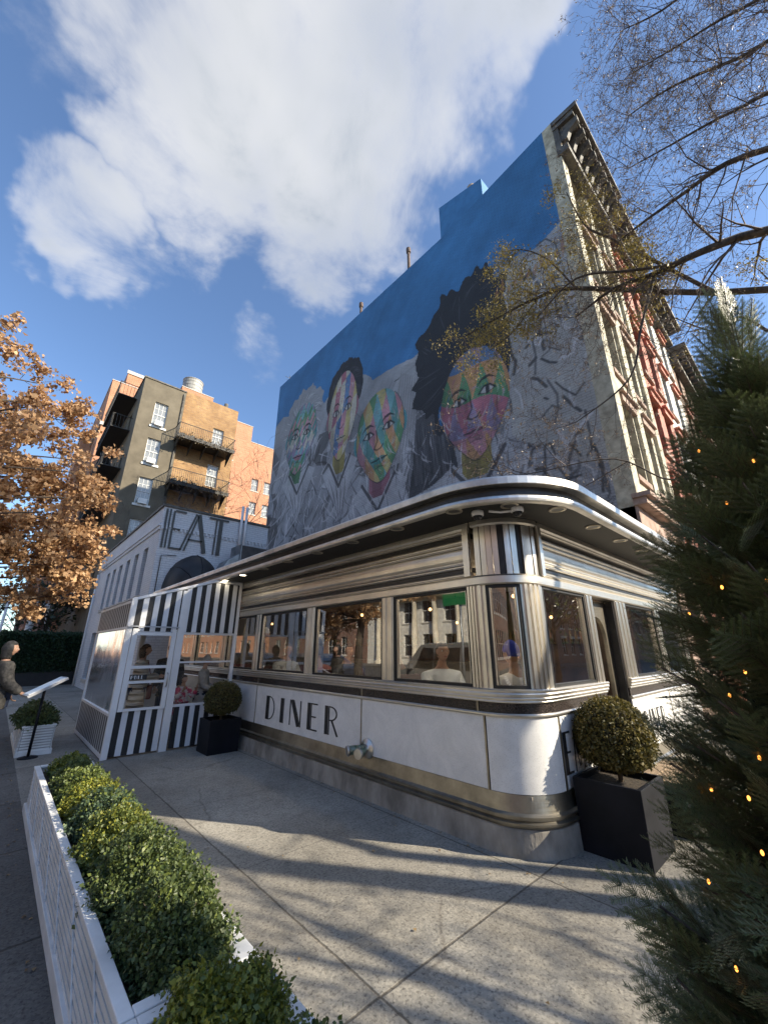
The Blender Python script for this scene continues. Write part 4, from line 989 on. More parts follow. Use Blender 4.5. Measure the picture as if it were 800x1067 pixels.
# painted wall as a fine grid, paint stored per vertex
def paint():
    ny, nz = 560, 470
    ys = np.linspace(MY0+.32, MY1, ny); tz = np.linspace(0, 1, nz)
    Yg, Tg = np.meshgrid(ys, tz, indexing='ij'); top = np.where(Yg > 6.95, 17.25, 17.25+(6.95-Yg)*.13); Zg = 2.9+Tg*(top-2.9)
    Y, Z = Yg.ravel(), Zg.ravel(); n = len(Y); rng = np.random.default_rng(11)
    P3 = np.stack([Y, Z, 0*Y], 1)
    C = np.zeros((n, 3)); f1 = fbm(P3, 1, .9, 4); f2 = fbm(P3, 2, 2.5, 4)
    C[:] = np.array([.040, .185, .40]); C *= (1+.13*f1+.08*f2)[:, None]
    def blend(mask, col, a=1.0):
        aa = (mask*a)[:, None] if mask.dtype != bool else (mask.astype(float)*a)[:, None]
        C[:] = C*(1-aa)+np.array(col)*aa
    def inpoly(poly, wob=.0):
        y = Y+wob*f2; z = Z+wob*f1; ins = np.zeros(n, bool); m = len(poly)
        for i in range(m):
            (x1, y1), (x2, y2) = poly[i], poly[(i+1) % m]
            c = ((y1 > z) != (y2 > z)); xi = (x2-x1)*(z-y1)/((y2-y1) or 1e-9)+x1; ins ^= c & (y < xi)
        return ins
    def line(pts, w, col, a=1.0, taper=False):
        ys_ = [p[0] for p in pts]; zs_ = [p[1] for p in pts]
        bb = (Y > min(ys_)-w) & (Y < max(ys_)+w) & (Z > min(zs_)-w) & (Z < max(zs_)+w); idx = np.nonzero(bb)[0]
        if len(idx) == 0: return
        yy, zz = Y[idx], Z[idx]; best = np.full(len(idx), 9.)
        for i in range(len(pts)-1):
            ax, az = pts[i]; bx, bz = pts[i+1]; dx, dz = bx-ax, bz-az; l2 = dx*dx+dz*dz or 1e-9
            t = np.clip(((yy-ax)*dx+(zz-az)*dz)/l2, 0, 1); best = np.minimum(best, np.hypot(yy-ax-t*dx, zz-az-t*dz)/(1 if not taper else (1.02-.9*abs((i+t)/(len(pts)-1)*2-1))))
        m = np.clip((w/2-best)/.03+.5, 0, 1)*a
        C[idx] = C[idx]*(1-m[:, None])+np.array(col)*m[:, None]
    def curve(p0, p1, p2, k=10): return [((1-t)**2*p0[0]+2*t*(1-t)*p1[0]+t*t*p2[0], (1-t)**2*p0[1]+2*t*(1-t)*p1[1]+t*t*p2[1]) for t in np.linspace(0, 1, k)]
    rock = [(20.3, 14.2), (19.2, 14.6), (17.5, 14.0), (15.2, 13.2), (14.0, 14.0), (11.9, 13.6), (11.0, 12.7), (9.6, 12.6), (8.7, 12.45), (7.9, 12.6), (6.0, 13.2), (4.5, 13.2), (4.2, 13.6), (3.4, 13.3), (2.5, 13.7), (2.3, 13.2), (2.3, 2), (20.3, 2)]
    rk = inpoly(rock, .10)
    g = .34+.08*f1+.05*f2; blend(rk, (0, 0, 0)); C[rk] = (g[:, None]*np.array([.96, 1.0, 1.06]))[rk]
    # angular rock and cloth facets
    for _ in range(230):
        cy, cz = rng.uniform(2.4, 20), rng.uniform(3, 13); s = rng.uniform(.25, 1.3); a = rng.uniform(0, 3.14)
        poly = []
        for k in range(rng.integers(3, 6)):
            th = a+k*6.283/5+rng.uniform(-.3, .3); rr = s*rng.uniform(.4, 1.1); poly.append((cy+rr*math.cos(th)*.8, cz+rr*math.sin(th)*1.3))
        v = rng.choice([.07, .12, .2, .3, .42, .5]); blend(inpoly(poly) & rk, (v*.97, v, v*1.05), rng.uniform(.4, .85))
    for _ in range(520):
        y0, z0 = rng.uniform(2.4, 20), rng.uniform(3, 12.2); 
        l = rng.uniform(.5, 2.2); a = rng.normal(1.1, .7)
        y1, z1 = y0+l*math.cos(a), z0-l*math.sin(a); q = ((y0+y1)/2+rng.normal()*.4, (z0+z1)/2+rng.normal()*.4)
        v = rng.choice([.03, .05, .08, .5, .6]); line(curve((y0, z0), q, (y1, z1), 7), rng.uniform(.04, .15), (v, v, v*1.04), .7, True)
    C[~rk] = (np.array([.040, .185, .40])*(1+.13*f1+.08*f2)[:, None])[~rk]
    # dark painted wedge between the third and the fourth head
    blend(inpoly([(8.6, 9.6), (7.1, 9.9), (6.9, 7.0), (9.0, 6.6)], .05), (.035, .037, .042), .92)
    for k in range(26):
        y = 7.1+k*.065; line([(y+.2, 9.6), (y+.25*math.sin(k), 7.0)], .03, (.16, .165, .175), .5)
    blend(inpoly([(9.35, 12.4), (8.4, 12.2), (8.6, 9.5), (9.5, 8.2), (10.2, 8.2)], .05), (.33, .34, .35), .85)
    for k in range(9): line([(9.3-.12*k, 12.1-.1*k), (9.9-.15*k, 8.6)], .03, (.15, .15, .16), .6)
    PAL = [(.62, .22, .30), (.05, .34, .32), (.62, .50, .12), (.04, .22, .50), (.08, .36, .14), (.66, .30, .08), (.30, .22, .42), (.62, .58, .44), (.55, .12, .20), (.10, .45, .50)]
    def head(cy, cz, hw, hh, tilt, hair, pal, seed, cell, mode):
        r2 = np.random.default_rng(seed); ct, st = math.cos(tilt), math.sin(tilt)
        u = ((Y-cy)*ct+(Z-cz)*st)/hw; v = (-(Y-cy)*st+(Z-cz)*ct)/hh
        def W(a, b_): return (cy+a*hw*ct-b_*hh*st, cz+a*hw*st+b_*hh*ct)
        jaw = 1-.46*np.clip(-v-.05, 0, 1)**1.5
        rad = np.hypot(u/jaw, v)+.02*f2
        hcol, hu, hv, hs = hair
        if hcol is not None:
            hr = np.hypot((u-hu)/hs[0], (v-hv)/hs[1]); th = np.arctan2(v-hv, u-hu)
            jag = hs[2]*np.sin(th*9+2*f1)+hs[2]*.6*np.sin(th*23+f2*2)
            hm = (hr+jag < 1)
            blend(hm, hcol, 1)
            for k in range(70):
                a = r2.uniform(0, 6.28); r0 = r2.uniform(.3, .8); c_ = r2.choice([.45, 1.9, 2.6]); p0 = W(hu+hs[0]*r0*math.cos(a), hv+hs[1]*r0*math.sin(a)); p1 = W(hu+hs[0]*.96*math.cos(a+.2), hv+hs[1]*.96*math.sin(a+.2)-.15)
                line([p0, p1], .05, tuple(min(.7, x*c_+.01) for x in hcol), .55, True)
        ink_ = (.02, .02, .025)
        # neck and ears
        blend((np.abs(u) < .42) & (v < -.5) & (v > -1.28), tuple(x*.45 for x in pal[1]), .9); blend((np.abs(u-.1) < .20) & (v < -.8) & (v > -1.28), ink_, .35)
        for sx in (-1, 1): blend(np.hypot((u-sx*.98)/.13, (v-.02)/.22) < 1, tuple(x*.6 for x in pal[2]), .9)
        blend((rad < 1.03) & (v < .75), ink_, .55)
        face = rad < 1.0; 
        if mode == 0: uu, vv = u+.10*np.sin(v*3.1+seed), v+.10*np.sin(u*2.7+seed); a_, b_ = np.floor((uu+vv*.3)*cell), np.floor((vv-uu*.25)*cell); tri = ((uu+vv*.3)*cell % 1 > (vv-uu*.25)*cell % 1)
        elif mode == 1: a_, b_ = np.floor((u+.12*np.sin(v*2.2))*cell*1.25), np.floor(v*1.3+u*.4); tri = np.zeros(n)
        else: a_, b_ = np.floor((u+v)*cell), np.floor((v-u)*cell); tri = (((u*1.3+v*.7)*cell+9) % 1 > .5)
        key = (a_*7+b_*13+tri*5+100*seed).astype(int); pc = np.array(pal)[np.mod(key, len(pal))]
        shade = (1.0+.10*f2)[:, None]
        grey = pc.mean(1, keepdims=True); pc = pc*.66+grey*.34*np.array([1.05, 1.0, .95])
        mod = 1.05-.60*np.clip(rad-.55, 0, 1)-.30*np.clip(u*.8+.1, 0, 1)-.45*np.exp(-(((np.abs(u)-.42)/.28)**2+((v-.10)/.16)**2))*.7-.3*np.exp(-((u/.5)**2+((v+.62)/.07)**2))+.14*np.exp(-((u+.02)/.10)**2-((v+.05)/.3)**2)-.35*np.exp(-(((u-.2)/.07)**2+((v+.1)/.25)**2))-.25*np.exp(-(((np.abs(u)-.55)/.12)**2+((v+.35)/.25)**2))
        fi = np.nonzero(face)[0]; C[fi] = (pc*shade*np.clip(mod, .18, 1.2)[:, None]*(1+.10*f1)[:, None])[fi]
        # brushwork: short light and dark strokes following the form
        for k in range(210):
            a, b_ = r2.uniform(-.9, .9), r2.uniform(-.9, .9)
            if a*a+b_*b_ > .8: continue
            l = r2.uniform(.08, .28); th = math.atan2(b_, a)+1.57+r2.normal()*.3; v_ = r2.choice([.02, .02, .65]); pc_ = pal[r2.integers(len(pal))]
            cc = tuple(x*.5+v_*.5 for x in pc_); line([W(a, b_), W(a+l*.5*math.cos(th), b_+l*.5*math.sin(th)), W(a+l*.9*math.cos(th+.3), b_+l*.9*math.sin(th+.3))], r2.uniform(.03, .08), cc, .45, True)
        # generic features painted in ink
        q = lambda *p: [W(a, b_) for a, b_ in p]
        for sx in (-1, 1):
            ex = sx*.42+.02
            line(q((ex-.26, .24), (ex-.08, .32), (ex+.12, .31), (ex+.28, .22)), .10*hw, ink_, .9, True)
            eye = inpoly([W(ex-.2, .08), W(ex-.08, .15), W(ex+.08, .15), W(ex+.2, .08), W(ex+.06, .03), W(ex-.08, .03)]); blend(eye, (.5, .5, .48), .9)
            line(q((ex-.23, .07), (ex-.08, .165), (ex+.08, .165), (ex+.23, .07)), .05*hw, ink_, .95)
            line(q((ex-.2, .07), (ex, .02), (ex+.2, .07)), .03*hw, ink_, .8)
            line(q((ex-.02, .13), (ex-.02, .05)), .11*hw, ink_, .95)
        line(q((.10, .12), (.05, -.12), (.20, -.26), (.08, -.31), (-.08, -.30), (-.17, -.24)), .045*hw, ink_, .85)
        blend(inpoly([W(-.3, -.52), W(-.1, -.46), (W(0, -.48)), W(.1, -.46), W(.3, -.52), W(.12, -.62), W(-.12, -.62)]), tuple(x*.6 for x in pal[0]), .85)
        line(q((-.32, -.52), (-.1, -.53), (0, -.51), (.1, -.53), (.32, -.52)), .045*hw, ink_, .95)
        line(q((-.16, -.70), (0, -.67), (.16, -.70)), .04*hw, ink_, .6)
        for k in range(12):                                   # painted modelling marks along the jaw
            a = r2.uniform(-1, 1); line(q((.92*a*.9, -.55-.1*abs(a)), (.7*a, -.75)), .03, ink_, .4, True)
    head(16.95, 12.35, 1.45, 2.05, .16, ((.30, .31, .33), .05, .42, (1.45, 1.05, .05)), [PAL[i] for i in (0, 4, 9, 6, 7, 1)], 3, 2.3, 2)
    head(13.25, 12.05, 1.10, 2.35, .05, ((.03, .03, .035), -.05, .55, (1.30, .72, .03)), [PAL[i] for i in (7, 2, 0, 3, 7, 8)], 4, 2.4, 1)
    head(10.65, 9.85, 1.45, 2.10, -.02, (None, 0, 0, 0), [PAL[i] for i in (1, 0, 9, 2, 4, 5)], 5, 2.4, 0)
    head(6.10, 9.15, 1.30, 2.05, .03, ((.028, .03, .034), .15, 1.05, (1.85, 1.45, .07)), [PAL[i] for i in (0, 2, 3, 4, 6, 5, 8)], 6, 1.7, 0)
    # collars below the heads
    for cy, cz, w in ((16.9, 9.9, 1.6), (13.3, 9.2, 1.3), (10.7, 7.4, 1.6), (6.2, 6.7, 1.7)):
        blend(inpoly([(cy+w, cz+.1), (cy+.5*w, cz+.5), (cy, cz-.6), (cy-.5*w, cz+.5), (cy-w, cz+.1), (cy-.1, cz-2.4)], .05), (.45, .46, .48), .75)
        line([(cy+w*.6, cz+.5), (cy, cz-.8), (cy-w*.6, cz+.5)], .14, (.05, .05, .055), .9)
        for k in range(5): line(curve((cy+w*(.9-.3*k), cz-.2), (cy+w*(.5-.25*k), cz-1), (cy-.1, cz-2.2-.2*k), 8), .07, (.09, .09, .1), .7, True)
    for k in range(420):                                   # cloth hatching
        y0, z0 = rng.uniform(2.6, 19.8), rng.uniform(3.2, 9.5); v = rng.choice([.04, .09, .55, .62]); l = rng.uniform(.3, .9)
        line(curve((y0, z0), (y0+.1, z0-l*.5), (y0+rng.normal()*.35, z0-l), 5), rng.uniform(.03, .07), (v, v, v*1.04), .6, True)
    # pale slab near the street edge with abstract black line work
    blend(inpoly([(4.5, 12.9), (4.3, 13.3), (2.7, 12.8), (2.3, 11), (2.3, 5.6), (3.2, 5.9), (4.9, 7.4)], .06), (.42, .42, .40), .85)
    for k in range(70):
        cy, cz = rng.uniform(2.5, 4.7), rng.uniform(5.8, 12.6); pts = [(cy, cz)]; a = rng.uniform(0, 6.28)
        for q in range(rng.integers(1, 4)): a += rng.normal()*1.0; pts.append((pts[-1][0]+rng.uniform(.15, .6)*math.cos(a)*.6, pts[-1][1]+rng.uniform(.15, .7)*math.sin(a)))
        v = rng.choice([.03, .05, .10, .60]); line(pts, rng.uniform(.04, .11), (v, v, v*1.03), .85)
    for k in range(12): line([(2.4+.22*k, 12.9+.25*math.sin(k*2)), (2.5+.22*k, 12.3)], .14, (.38, .16, .07), .6, True)
    C[:] = np.clip(C*1.02, .006, .8)
    V = np.stack([np.full(n, MX-.001), Y, Z], 1)
    V[:, 0] -= .006*(f2 > .9)
    ii = np.arange(n).reshape(ny, nz); F = np.stack([ii[:-1, :-1], ii[:-1, 1:], ii[1:, 1:], ii[1:, :-1]], -1).reshape(-1, 4)
    m, nt, bs = newmat('mural_paint'); bs.inputs['Roughness'].default_value = .75
    at_ = N(nt, 'ShaderNodeAttribute'); at_.attribute_name = 'paint'
    tc, v = wallvec(nt)
    br = N(nt, 'ShaderNodeTexBrick'); br.inputs['Scale'].default_value = 1; br.inputs['Brick Width'].default_value = .22; br.inputs['Row Height'].default_value = .075; br.inputs['Mortar Size'].default_value = .009
    br.inputs['Color1'].default_value = (1, 1, 1, 1); br.inputs['Color2'].default_value = (.93, .93, .93, 1); br.inputs['Mortar'].default_value = (.66, .66, .66, 1); L(nt, v, br.inputs['Vector'])
    mx = N(nt, 'ShaderNodeMix', data_type='RGBA', blend_type='MULTIPLY'); mx.inputs[0].default_value = .8; L(nt, at_.outputs['Color'], mx.inputs[6]); L(nt, br.outputs['Color'], mx.inputs[7])
    no = N(nt, 'ShaderNodeTexNoise'); no.inputs['Scale'].default_value = .7; no.inputs['Detail'].default_value = 9; no.inputs['Roughness'].default_value = .7; L(nt, tc.outputs['Object'], no.inputs['Vector'])
    rp = N(nt, 'ShaderNodeValToRGB'); rp.color_ramp.elements[0].position = .35; rp.color_ramp.elements[1].position = .65; rp.color_ramp.elements[0].color = (.8, .8, .8, 1); rp.color_ramp.elements[1].color = (1.1, 1.1, 1.1, 1); L(nt, no.outputs['Fac'], rp.inputs[0])
    m2 = N(nt, 'ShaderNodeMix', data_type='RGBA', blend_type='MULTIPLY'); m2.inputs[0].default_value = 1; L(nt, mx.outputs[2], m2.inputs[6]); L(nt, rp.outputs[0], m2.inputs[7]); L(nt, m2.outputs[2], bs.inputs['Base Color'])
    bp = N(nt, 'ShaderNodeBump'); bp.inputs['Strength'].default_value = .5; bp.inputs['Distance'].default_value = .02; ad = N(nt, 'ShaderNodeMath', operation='SUBTRACT'); L(nt, no.outputs['Fac'], ad.inputs[0]); L(nt, br.outputs['Fac'], ad.inputs[1]); L(nt, ad.outputs[0], bp.inputs['Height']); L(nt, bp.outputs[0], bs.inputs['Normal'])
    o = npmesh('mural', V, F, m, mb_root); o.location = (-MX, -MY0, 0)
    ca = o.data.color_attributes.new('paint', 'FLOAT_COLOR', 'POINT'); cc = np.ones((n, 4), np.float32); cc[:, :3] = C; ca.data.foreach_set('color', cc.ravel())
paint()
blue_m = mat('blue_wall_paint', (.034, .16, .35), (.045, .20, .43), 3, .75, bump=.4, bscale=8)
b = MB(); b.prism([(4.95, 17.51), (6.95, 17.25), (6.95, 19.0), (5.1, 18.45), (4.95, 18.4)], (MX, 0, 0), (0, 1, 0), (0, 0, 1), (1.0, 0, 0)); bpart(b, 'chimney_stack', blue_m)
brick_r = brick('old_red_brick', (.22, .09, .06), (.16, .07, .05), (.25, .22, .19))
# street facade
FO, FU, FN = (0, 0, 0), (1, 0, 0), (0, -1, 0)
HB = 17.3
opsC = [(x, z, .85, 2.0) for x in (.75, 2.35) for z in (5.5, 8.55, 11.6, 14.3-.15)]
b = MB(); wall_grid(b, FO, FU, FN, 3.9, HB, opsC, .28, z0=4.6)
b.add([(0, MY1-MY0, 0), (3.9, MY1-MY0, 0), (3.9, MY1-MY0, 17.2), (0, MY1-MY0, 17.2)], [(3, 2, 1, 0)])
b.add([(.0, 0, 2.8), (0, .325, 2.8), (0, .325, HB+.5), (0, 0, HB+.55)], [(3, 2, 1, 0)])
b.add([(0, .3, 17.2), (3.9, .3, 17.2), (3.9, 17.7, 17.0), (0, 17.7, 17.0)], [(0, 1, 2, 3)])
b.build('street_facade', cream, mb_root)
pinkstone = mat('pink_brown_stone', (.26, .17, .13), (.42, .30, .24), 4, .85, bump=.4, bscale=16)
place_windows(mb_root, FO, FU, FN, opsC, .28, frame_d, pane_d, 1, 1, True, .10, .10, pinkstone)
b = MB(); wall_grid(b, (0, -.06, 0), FU, FN, 3.9, 4.55, [(.7, 1.2, 1.0, 2.5), (2.3, 1.2, 1.0, 2.5)], .3, z0=0); b.add([(0, -.06, 0), (0, .3, 0), (0, .3, 4.55), (0, -.06, 4.55)], [(3, 2, 1, 0)])
b.build('ground_storey', pinkstone, mb_root)
b = MB(); b.box(-.05, 3.9, -.26, .0, 4.552, 4.70); b.box(-.1, 3.9, -.36, 0, 4.702, 4.80); b.build('belt_course', pinkstone, mb_root)
b = MB()
for x in (.0, 1.72, 3.5): b.box(x, x+.42, -.09, -.002, 4.81, 16.1)
b.build('pilaster', cream, mb_root)
dk = mat('painted_cornice', (.055, .05, .045), (.15, .14, .12), 5, .7, bump=.3, bscale=10)
b = MB(); b.box(-.04, 3.9, -.34, -.0, 16.12, 16.4); b.box(-.06, 3.9, -.66, 0, 17.32, 17.50); b.box(-.1, 3.9, -.80, 0, 17.502, 17.68); b.box(-.03, 3.9, -.16, 0, 16.402, 17.318)
b.build('cornice', dk, mb_root)
for x in np.arange(.05, 3.8, .46):
    b = MB(); b.prism([(0, 16.72), (.18, 16.72), (.28, 16.95), (.55, 17.08), (.55, 17.31), (0, 17.31)], (float(x), -.161, 0), (0, -1, 0), (0, 0, 1), (.16, 0, 0)); b.build('bracket', dk, mb_root)
b = MB(); b.box(0, .30, 0, 0, 0, 0)
# vent pipes and antenna on the roof
def roofpipe(y, x, h, r, lab):
    b = MB(); b.tube([(0, 0, 0), (0, 0, h)], r, 8); b.lathe([(r*1.5, h-.25), (r*1.6, h-.15), (r*1.5, h)], n=10)
    o = b.build('vent_pipe', mat('rusty_pipe', (.07, .045, .035), (.16, .11, .09), 8, .8)); o.location = (x, y, 17.0); tag(o, lab, 'vent pipe', 'roof pipes above the mural')
roofpipe(9.1, 9.9, 2.1, .07, 'taller rusty vent pipe above the mural roof edge nearer the blue chimney')
roofpipe(12.5, 9.9, 1.5, .07, 'shorter rusty vent pipe above the mural roof edge')
b = MB(); b.tube([(0, 0, 0), (0, 0, 1.1)], .02, 5); b.tube([(-.3, 0, .9), (.3, 0, .9)], .012, 4); b.tube([(-.2, 0, .7), (.2, 0, .7)], .012, 4); o = b.build('antenna', M['steel_dark']); o.location = (9.9, 19.6, 17.0); tag(o, 'thin antenna at the far end of the mural roof', 'antenna')
b = MB(); b.lathe([(.16, 0), (.18, .5), (.14, .55), (.0, .56)], n=12); o = b.build('chimney_pot', mat('clay', (.3, .22, .15), (.42, .33, .25), 6, .8)); o.location = (9.9, 5.6, 18.58); tag(o, 'tan clay chimney pot on top of the blue chimney stack', 'chimney pot')

# ---- row houses further along the side street
def ops_grid(x0, dx, nx, z0, dz, nz, w, h): return [(x0+i*dx, z0+j*dz, w, h) for j in range(nz) for i in range(nx)]
red_m = mat('orange_red_stucco', (.36, .12, .08), (.50, .19, .13), 2.5, .8, bump=.4, bscale=10)
wht_m = mat('white_stucco', (.50, .48, .44), (.68, .66, .60), 3, .8, bump=.4, bscale=10)
brn_m = mat('brown_stone', (.16, .10, .07), (.26, .17, .12), 3, .85, bump=.4, bscale=10)
xa = 13.4
for nm, lab, w, h, m in (('row_house', 'orange-red stucco row house beside the cream mural building facade', 3.6, 16.9, red_m), ('row_house', 'narrow white row house behind the red one', 4.4, 16.4, wht_m), ('row_house', 'dark brownstone row house beyond the white one', 6, 15.5, brn_m), ('row_house', 'farthest brick row house down the side street', 9, 15, brick_r)):
    nx = int(w//1.7)
    t = block(nm, lab, 'building', xa+.003, xa+w, MY0+(.0 if m is red_m else .05), MY0+14, h, m, {'S': ops_grid(.6, (w-.5)/nx, nx, 1.5, 3.0, 5, .85, 1.95)}, 'row houses down the side street', kw=dict(lintel=.1, sill=.1, sm=m if m is red_m else pinkstone, fm=frame_d), depth=.25)
    b = MB(); b.box(0, w-.01, -.75, -.0, h+.09, h+.35); b.box(0, w-.01, -.3, -.002, h-.55, h-.3)
    for q in np.arange(.1, w-.2, .6): b.box(float(q), float(q)+.14, -.6, -.002, h-.29, h+.085)
    b.build('cornice', dk, t); xa += w

# ---- white painted EAT building
EX, EY, EH = 3.05, 14.0, 6.08
wb = brick('white_painted_brick', (.68, .69, .70), (.72, .73, .74), (.56, .57, .59), .22, .075, .010, .7, (.88, .88, .90), .6)
opsW = [(24.6-EY-1.0-(16.3-EY)*0-(.0)+0, 0, 0, 0)][:0]
D = 11.0
for i in range(6):
    yw = 15.15+i*1.32; opsW.append((D-(yw-EY)-.62, 3.30, .62, 1.62))
opsW += [(D-(yw-EY)-1.1, .4, 1.1, 1.9) for yw in (15.2, 17.4, 19.6, 21.8)]
eat = block('eat_building', 'two storey white painted brick building with tall black EAT letters', 'building', EX, 6.75, EY, EY+D, EH, wb, {'W': opsW}, None, .5, .15, dk, kw=dict(fm=frame_d, pm=pane_k, cols=1, rows=1, sill=.05))
b = MB()
# corbelled brick course (dentils) and parapet band
b.box(-.03, 3.68, -.03, -.001, 5.40, 5.46)
for q in np.arange(0, 3.6, .14): b.box(float(q), float(q)+.07, -.045, -.001, 5.30, 5.398)
b.box(-.04, -.001, -.0, D, 5.30, 5.42); b.box(-.07, -.001, -.0, D, 5.421, 5.48)
b.build('corbel_course', wb, eat)
b = MB(); b.tube([(-.07, 10.6, 0), (-.07, 10.6, 5.2)], .045, 6); b.build('downpipe', M['white_w'], eat)
b = MB(); b.tube([(.15, -.04, 3.2), (.15, -.04, 4.45), (.6, -.04, 4.5)], .014, 5); b.build('conduit', dk, eat)
b = MB()
U, V, Wd = (1, 0, 0), (0, 0, 1), (0, -.02, 0)
O = (.07, -.032, 4.70); k = 1.32
for pts, w in ([([(.02, 0), (.02, 1)], .045), ([(.10, 0), (.10, 1)], .035), ([(.19, .0), (.19, .97)], .045), ([(.21, .98), (.47, .98)], .04), ([(.21, .51), (.38, .51)], .035), ([(.21, .02), (.47, .02)], .04)]): stroke(b, [(a*k, c*k) for a, c in pts], w*k, O, U, V, Wd)
O = (.66, -.032, 4.70)
for pts, w in ([([(.0, 0), (.28, 1)], .04), ([(.09, 0), (.33, .95)], .04), ([(.34, 1), (.58, 0)], .10), ([(.14, .30), (.50, .30)], .035)]): stroke(b, [(a*k, c*k) for a, c in pts], w*k, O, U, V, Wd)
O = (1.46, -.032, 4.70)
for pts, w in ([([(.0, .98), (.52, .98)], .045), ([(.20, .0), (.20, .96)], .035), ([(.32, .0), (.32, .96)], .095)]): stroke(b, [(a*k, c*k) for a, c in pts], w*k, O, U, V, Wd)
b.build('eat_lettering', ink, eat)
# black barrel awning on its wall and the kitchen ducts
t = root('awning', 'black domed awning on the white wall below the EAT letters', 'awning', (4.15, EY, 3.3))
b = MB(); n = 14; prof = [(math.cos(math.pi*i/n)*.78, math.sin(math.pi*i/n)*1.22) for i in range(n+1)]
vs = []
for dd, s in ((0, 1), (.5, .99), (.9, .86), (1.15, .6), (1.25, .25)):
    vs += [(x*s, -dd-.01, z*s) for x, z in prof]
b.add(vs, [(r*(n+1)+i, r*(n+1)+i+1, (r+1)*(n+1)+i+1, (r+1)*(n+1)+i) for r in range(4) for i in range(n)], 0, True)
b.build('canopy', canvas_b, t)
b = MB()
for i in (0, 3, 7, 11, 14): b.tube([(prof[i][0]*s*1.003, -dd-.012, prof[i][1]*s*1.003) for dd, s in ((0, 1), (.5, .99), (.9, .86), (1.15, .6), (1.25, .25))], .012, 5)
b.build('frame', blk, t)
galv = mat('galvanised_duct', (.18, .2, .21), (.34, .36, .38), 3, .4, metal=.7, bump=.15, bscale=5)
t = root('kitchen_duct', 'grey galvanised duct with dark box on the flat diner roof', 'duct', (5.4, 13.2, 3.3))
b = MB(); b.prism([(-.75, 0), (-.1, 0), (-.1, 1.35), (-.5, 1.05), (-.75, .5)], (0, -.35, 0), (1, 0, 0), (0, 0, 1), (0, .7, 0)); bevel(b.build('elbow', galv, t), .01)
b = MB(); b.box(-.099, 1.5, -.4, .4, -.1, 1.62); bevel(b.build('fan_box', mat('dark_duct_paint', (.03, .028, .027), (.08, .07, .065), 3, .6), t), .01)
b = MB(); b.box(-.13, -.10, -.43, .43, -.1, 1.65); b.box(1.5, 1.53, -.43, .43, -.1, 1.65); b.build('flange', galv, t)
t = root('vent_pipes', 'pair of white vent pipes rising beside the EAT wall', 'vent pipe', (5.62, 13.86, 4.9))
for dx in (0, .16):
    b = MB(); b.tube([(dx, 0, 0), (dx, 0, 1.75)], .05, 8); b.build('pipe', M['white_w'], t)

# ---- olive apartment building with brick bay and balconies
GX0, GX1, GX2, GY, GH = 3.43, 6.12, 10.14, 28.0, 19.4
olive = mat('olive_grey_stucco', (.105, .088, .062), (.155, .132, .095), 1.2, .85, bump=.35, bscale=5, detail=9)
ochre = brick('ochre_brick', (.42, .24, .09), (.30, .16, .07), (.36, .28, .18), .24, .085, .012, .85, (.62, .55, .5))
wins = [(.90, z, .82, 1.85) for z in (16.0, 13.2, 10.35, 7.5, 4.6)]
wins2 = [(5.02, z, .80, h_) for z, h_ in ((16.25, 1.35), (12.85, 1.75), (9.3, 1.6))]
wsd = [(y, z, .8, 1.6) for z in (4.6, 7.5, 10.35, 13.2, 16) for y in (2, 5, 8, 11, 14)]
ap = root('apartment_building', 'olive grey apartment building with ochre brick bay and planted balconies', 'apartment building', (GX0, GY, 0))
b = MB(); wall_grid(b, (0, 0, 0), (1, 0, 0), (0, -1, 0), 2.69, GH, wins, .12); wall_grid(b, (0, 17, 0), (0, -1, 0), (-1, 0, 0), 17, GH, wsd, .15)
b.add([(0, 0, GH), (2.69, 0, GH), (2.69, 17, GH), (0, 17, GH)], [(0, 1, 2, 3)]); b.build('wall', olive, ap)
b = MB(); wall_grid(b, (0, .35, 0), (1, 0, 0), (0, -1, 0), GX2-GX0, GH+.35, [w for w in wins2], .12); b.add([(GX2-GX0, .35, 0), (GX2-GX0, 17, 0), (GX2-GX0, 17, GH+.35), (GX2-GX0, .35, GH+.35)], [(0, 1, 2, 3)]); b.add([(2.69, .35, GH+.35), (GX2-GX0, .35, GH+.35), (GX2-GX0, 17, GH+.35), (2.69, 17, GH+.35)], [(0, 1, 2, 3)])
b.add([(2.69, 0, 0), (2.69, .35, 0), (2.69, .35, GH), (2.69, 0, GH)], [(0, 1, 2, 3)]); b.build('brick_bay', ochre, ap)
place_windows(ap, (0, 0, 0), (1, 0, 0), (0, -1, 0), wins, .12, frame_w, pane_l, 3, 2, True, .1, None, frame_w)
place_windows(ap, (0, .35, 0), (1, 0, 0), (0, -1, 0), wins2, .12, frame_w, pane_l, 3, 2, True)
place_windows(ap, (0, 17, 0), (0, -1, 0), (-1, 0, 0), wsd, .15, frame_d, pane_d, 1, 1, True)
b = MB(); b.box(-.06, 2.7, -.06, .1, GH+.002, GH+.1); b.box(-.06, .1, .101, 17, GH+.002, GH+.1); b.build('coping', dk, ap)
for z in (15.95, 13.15, 10.3): b = MB(); b.box(1.05, 1.55, -.28, -.01, z+.05, z+.38); b.build('air_conditioner', frame_w, ap)
b = MB(); b.tube([(2.55, -.06, 2), (2.55, -.06, GH-.2)], .05, 6); b.build('drainpipe', dk, ap)
b = MB(); b.tube([(5.9, 1.0, GH+.3), (5.9, 1.0, GH+1.0)], .16, 8); b.build('chimney', dk, ap)
iron = mat('black_iron', (.015, .014, .013), (.03, .027, .025), 9, .6)
vine = leafmat('dry_vine', (.08, .055, .03), (.2, .15, .08), 6)
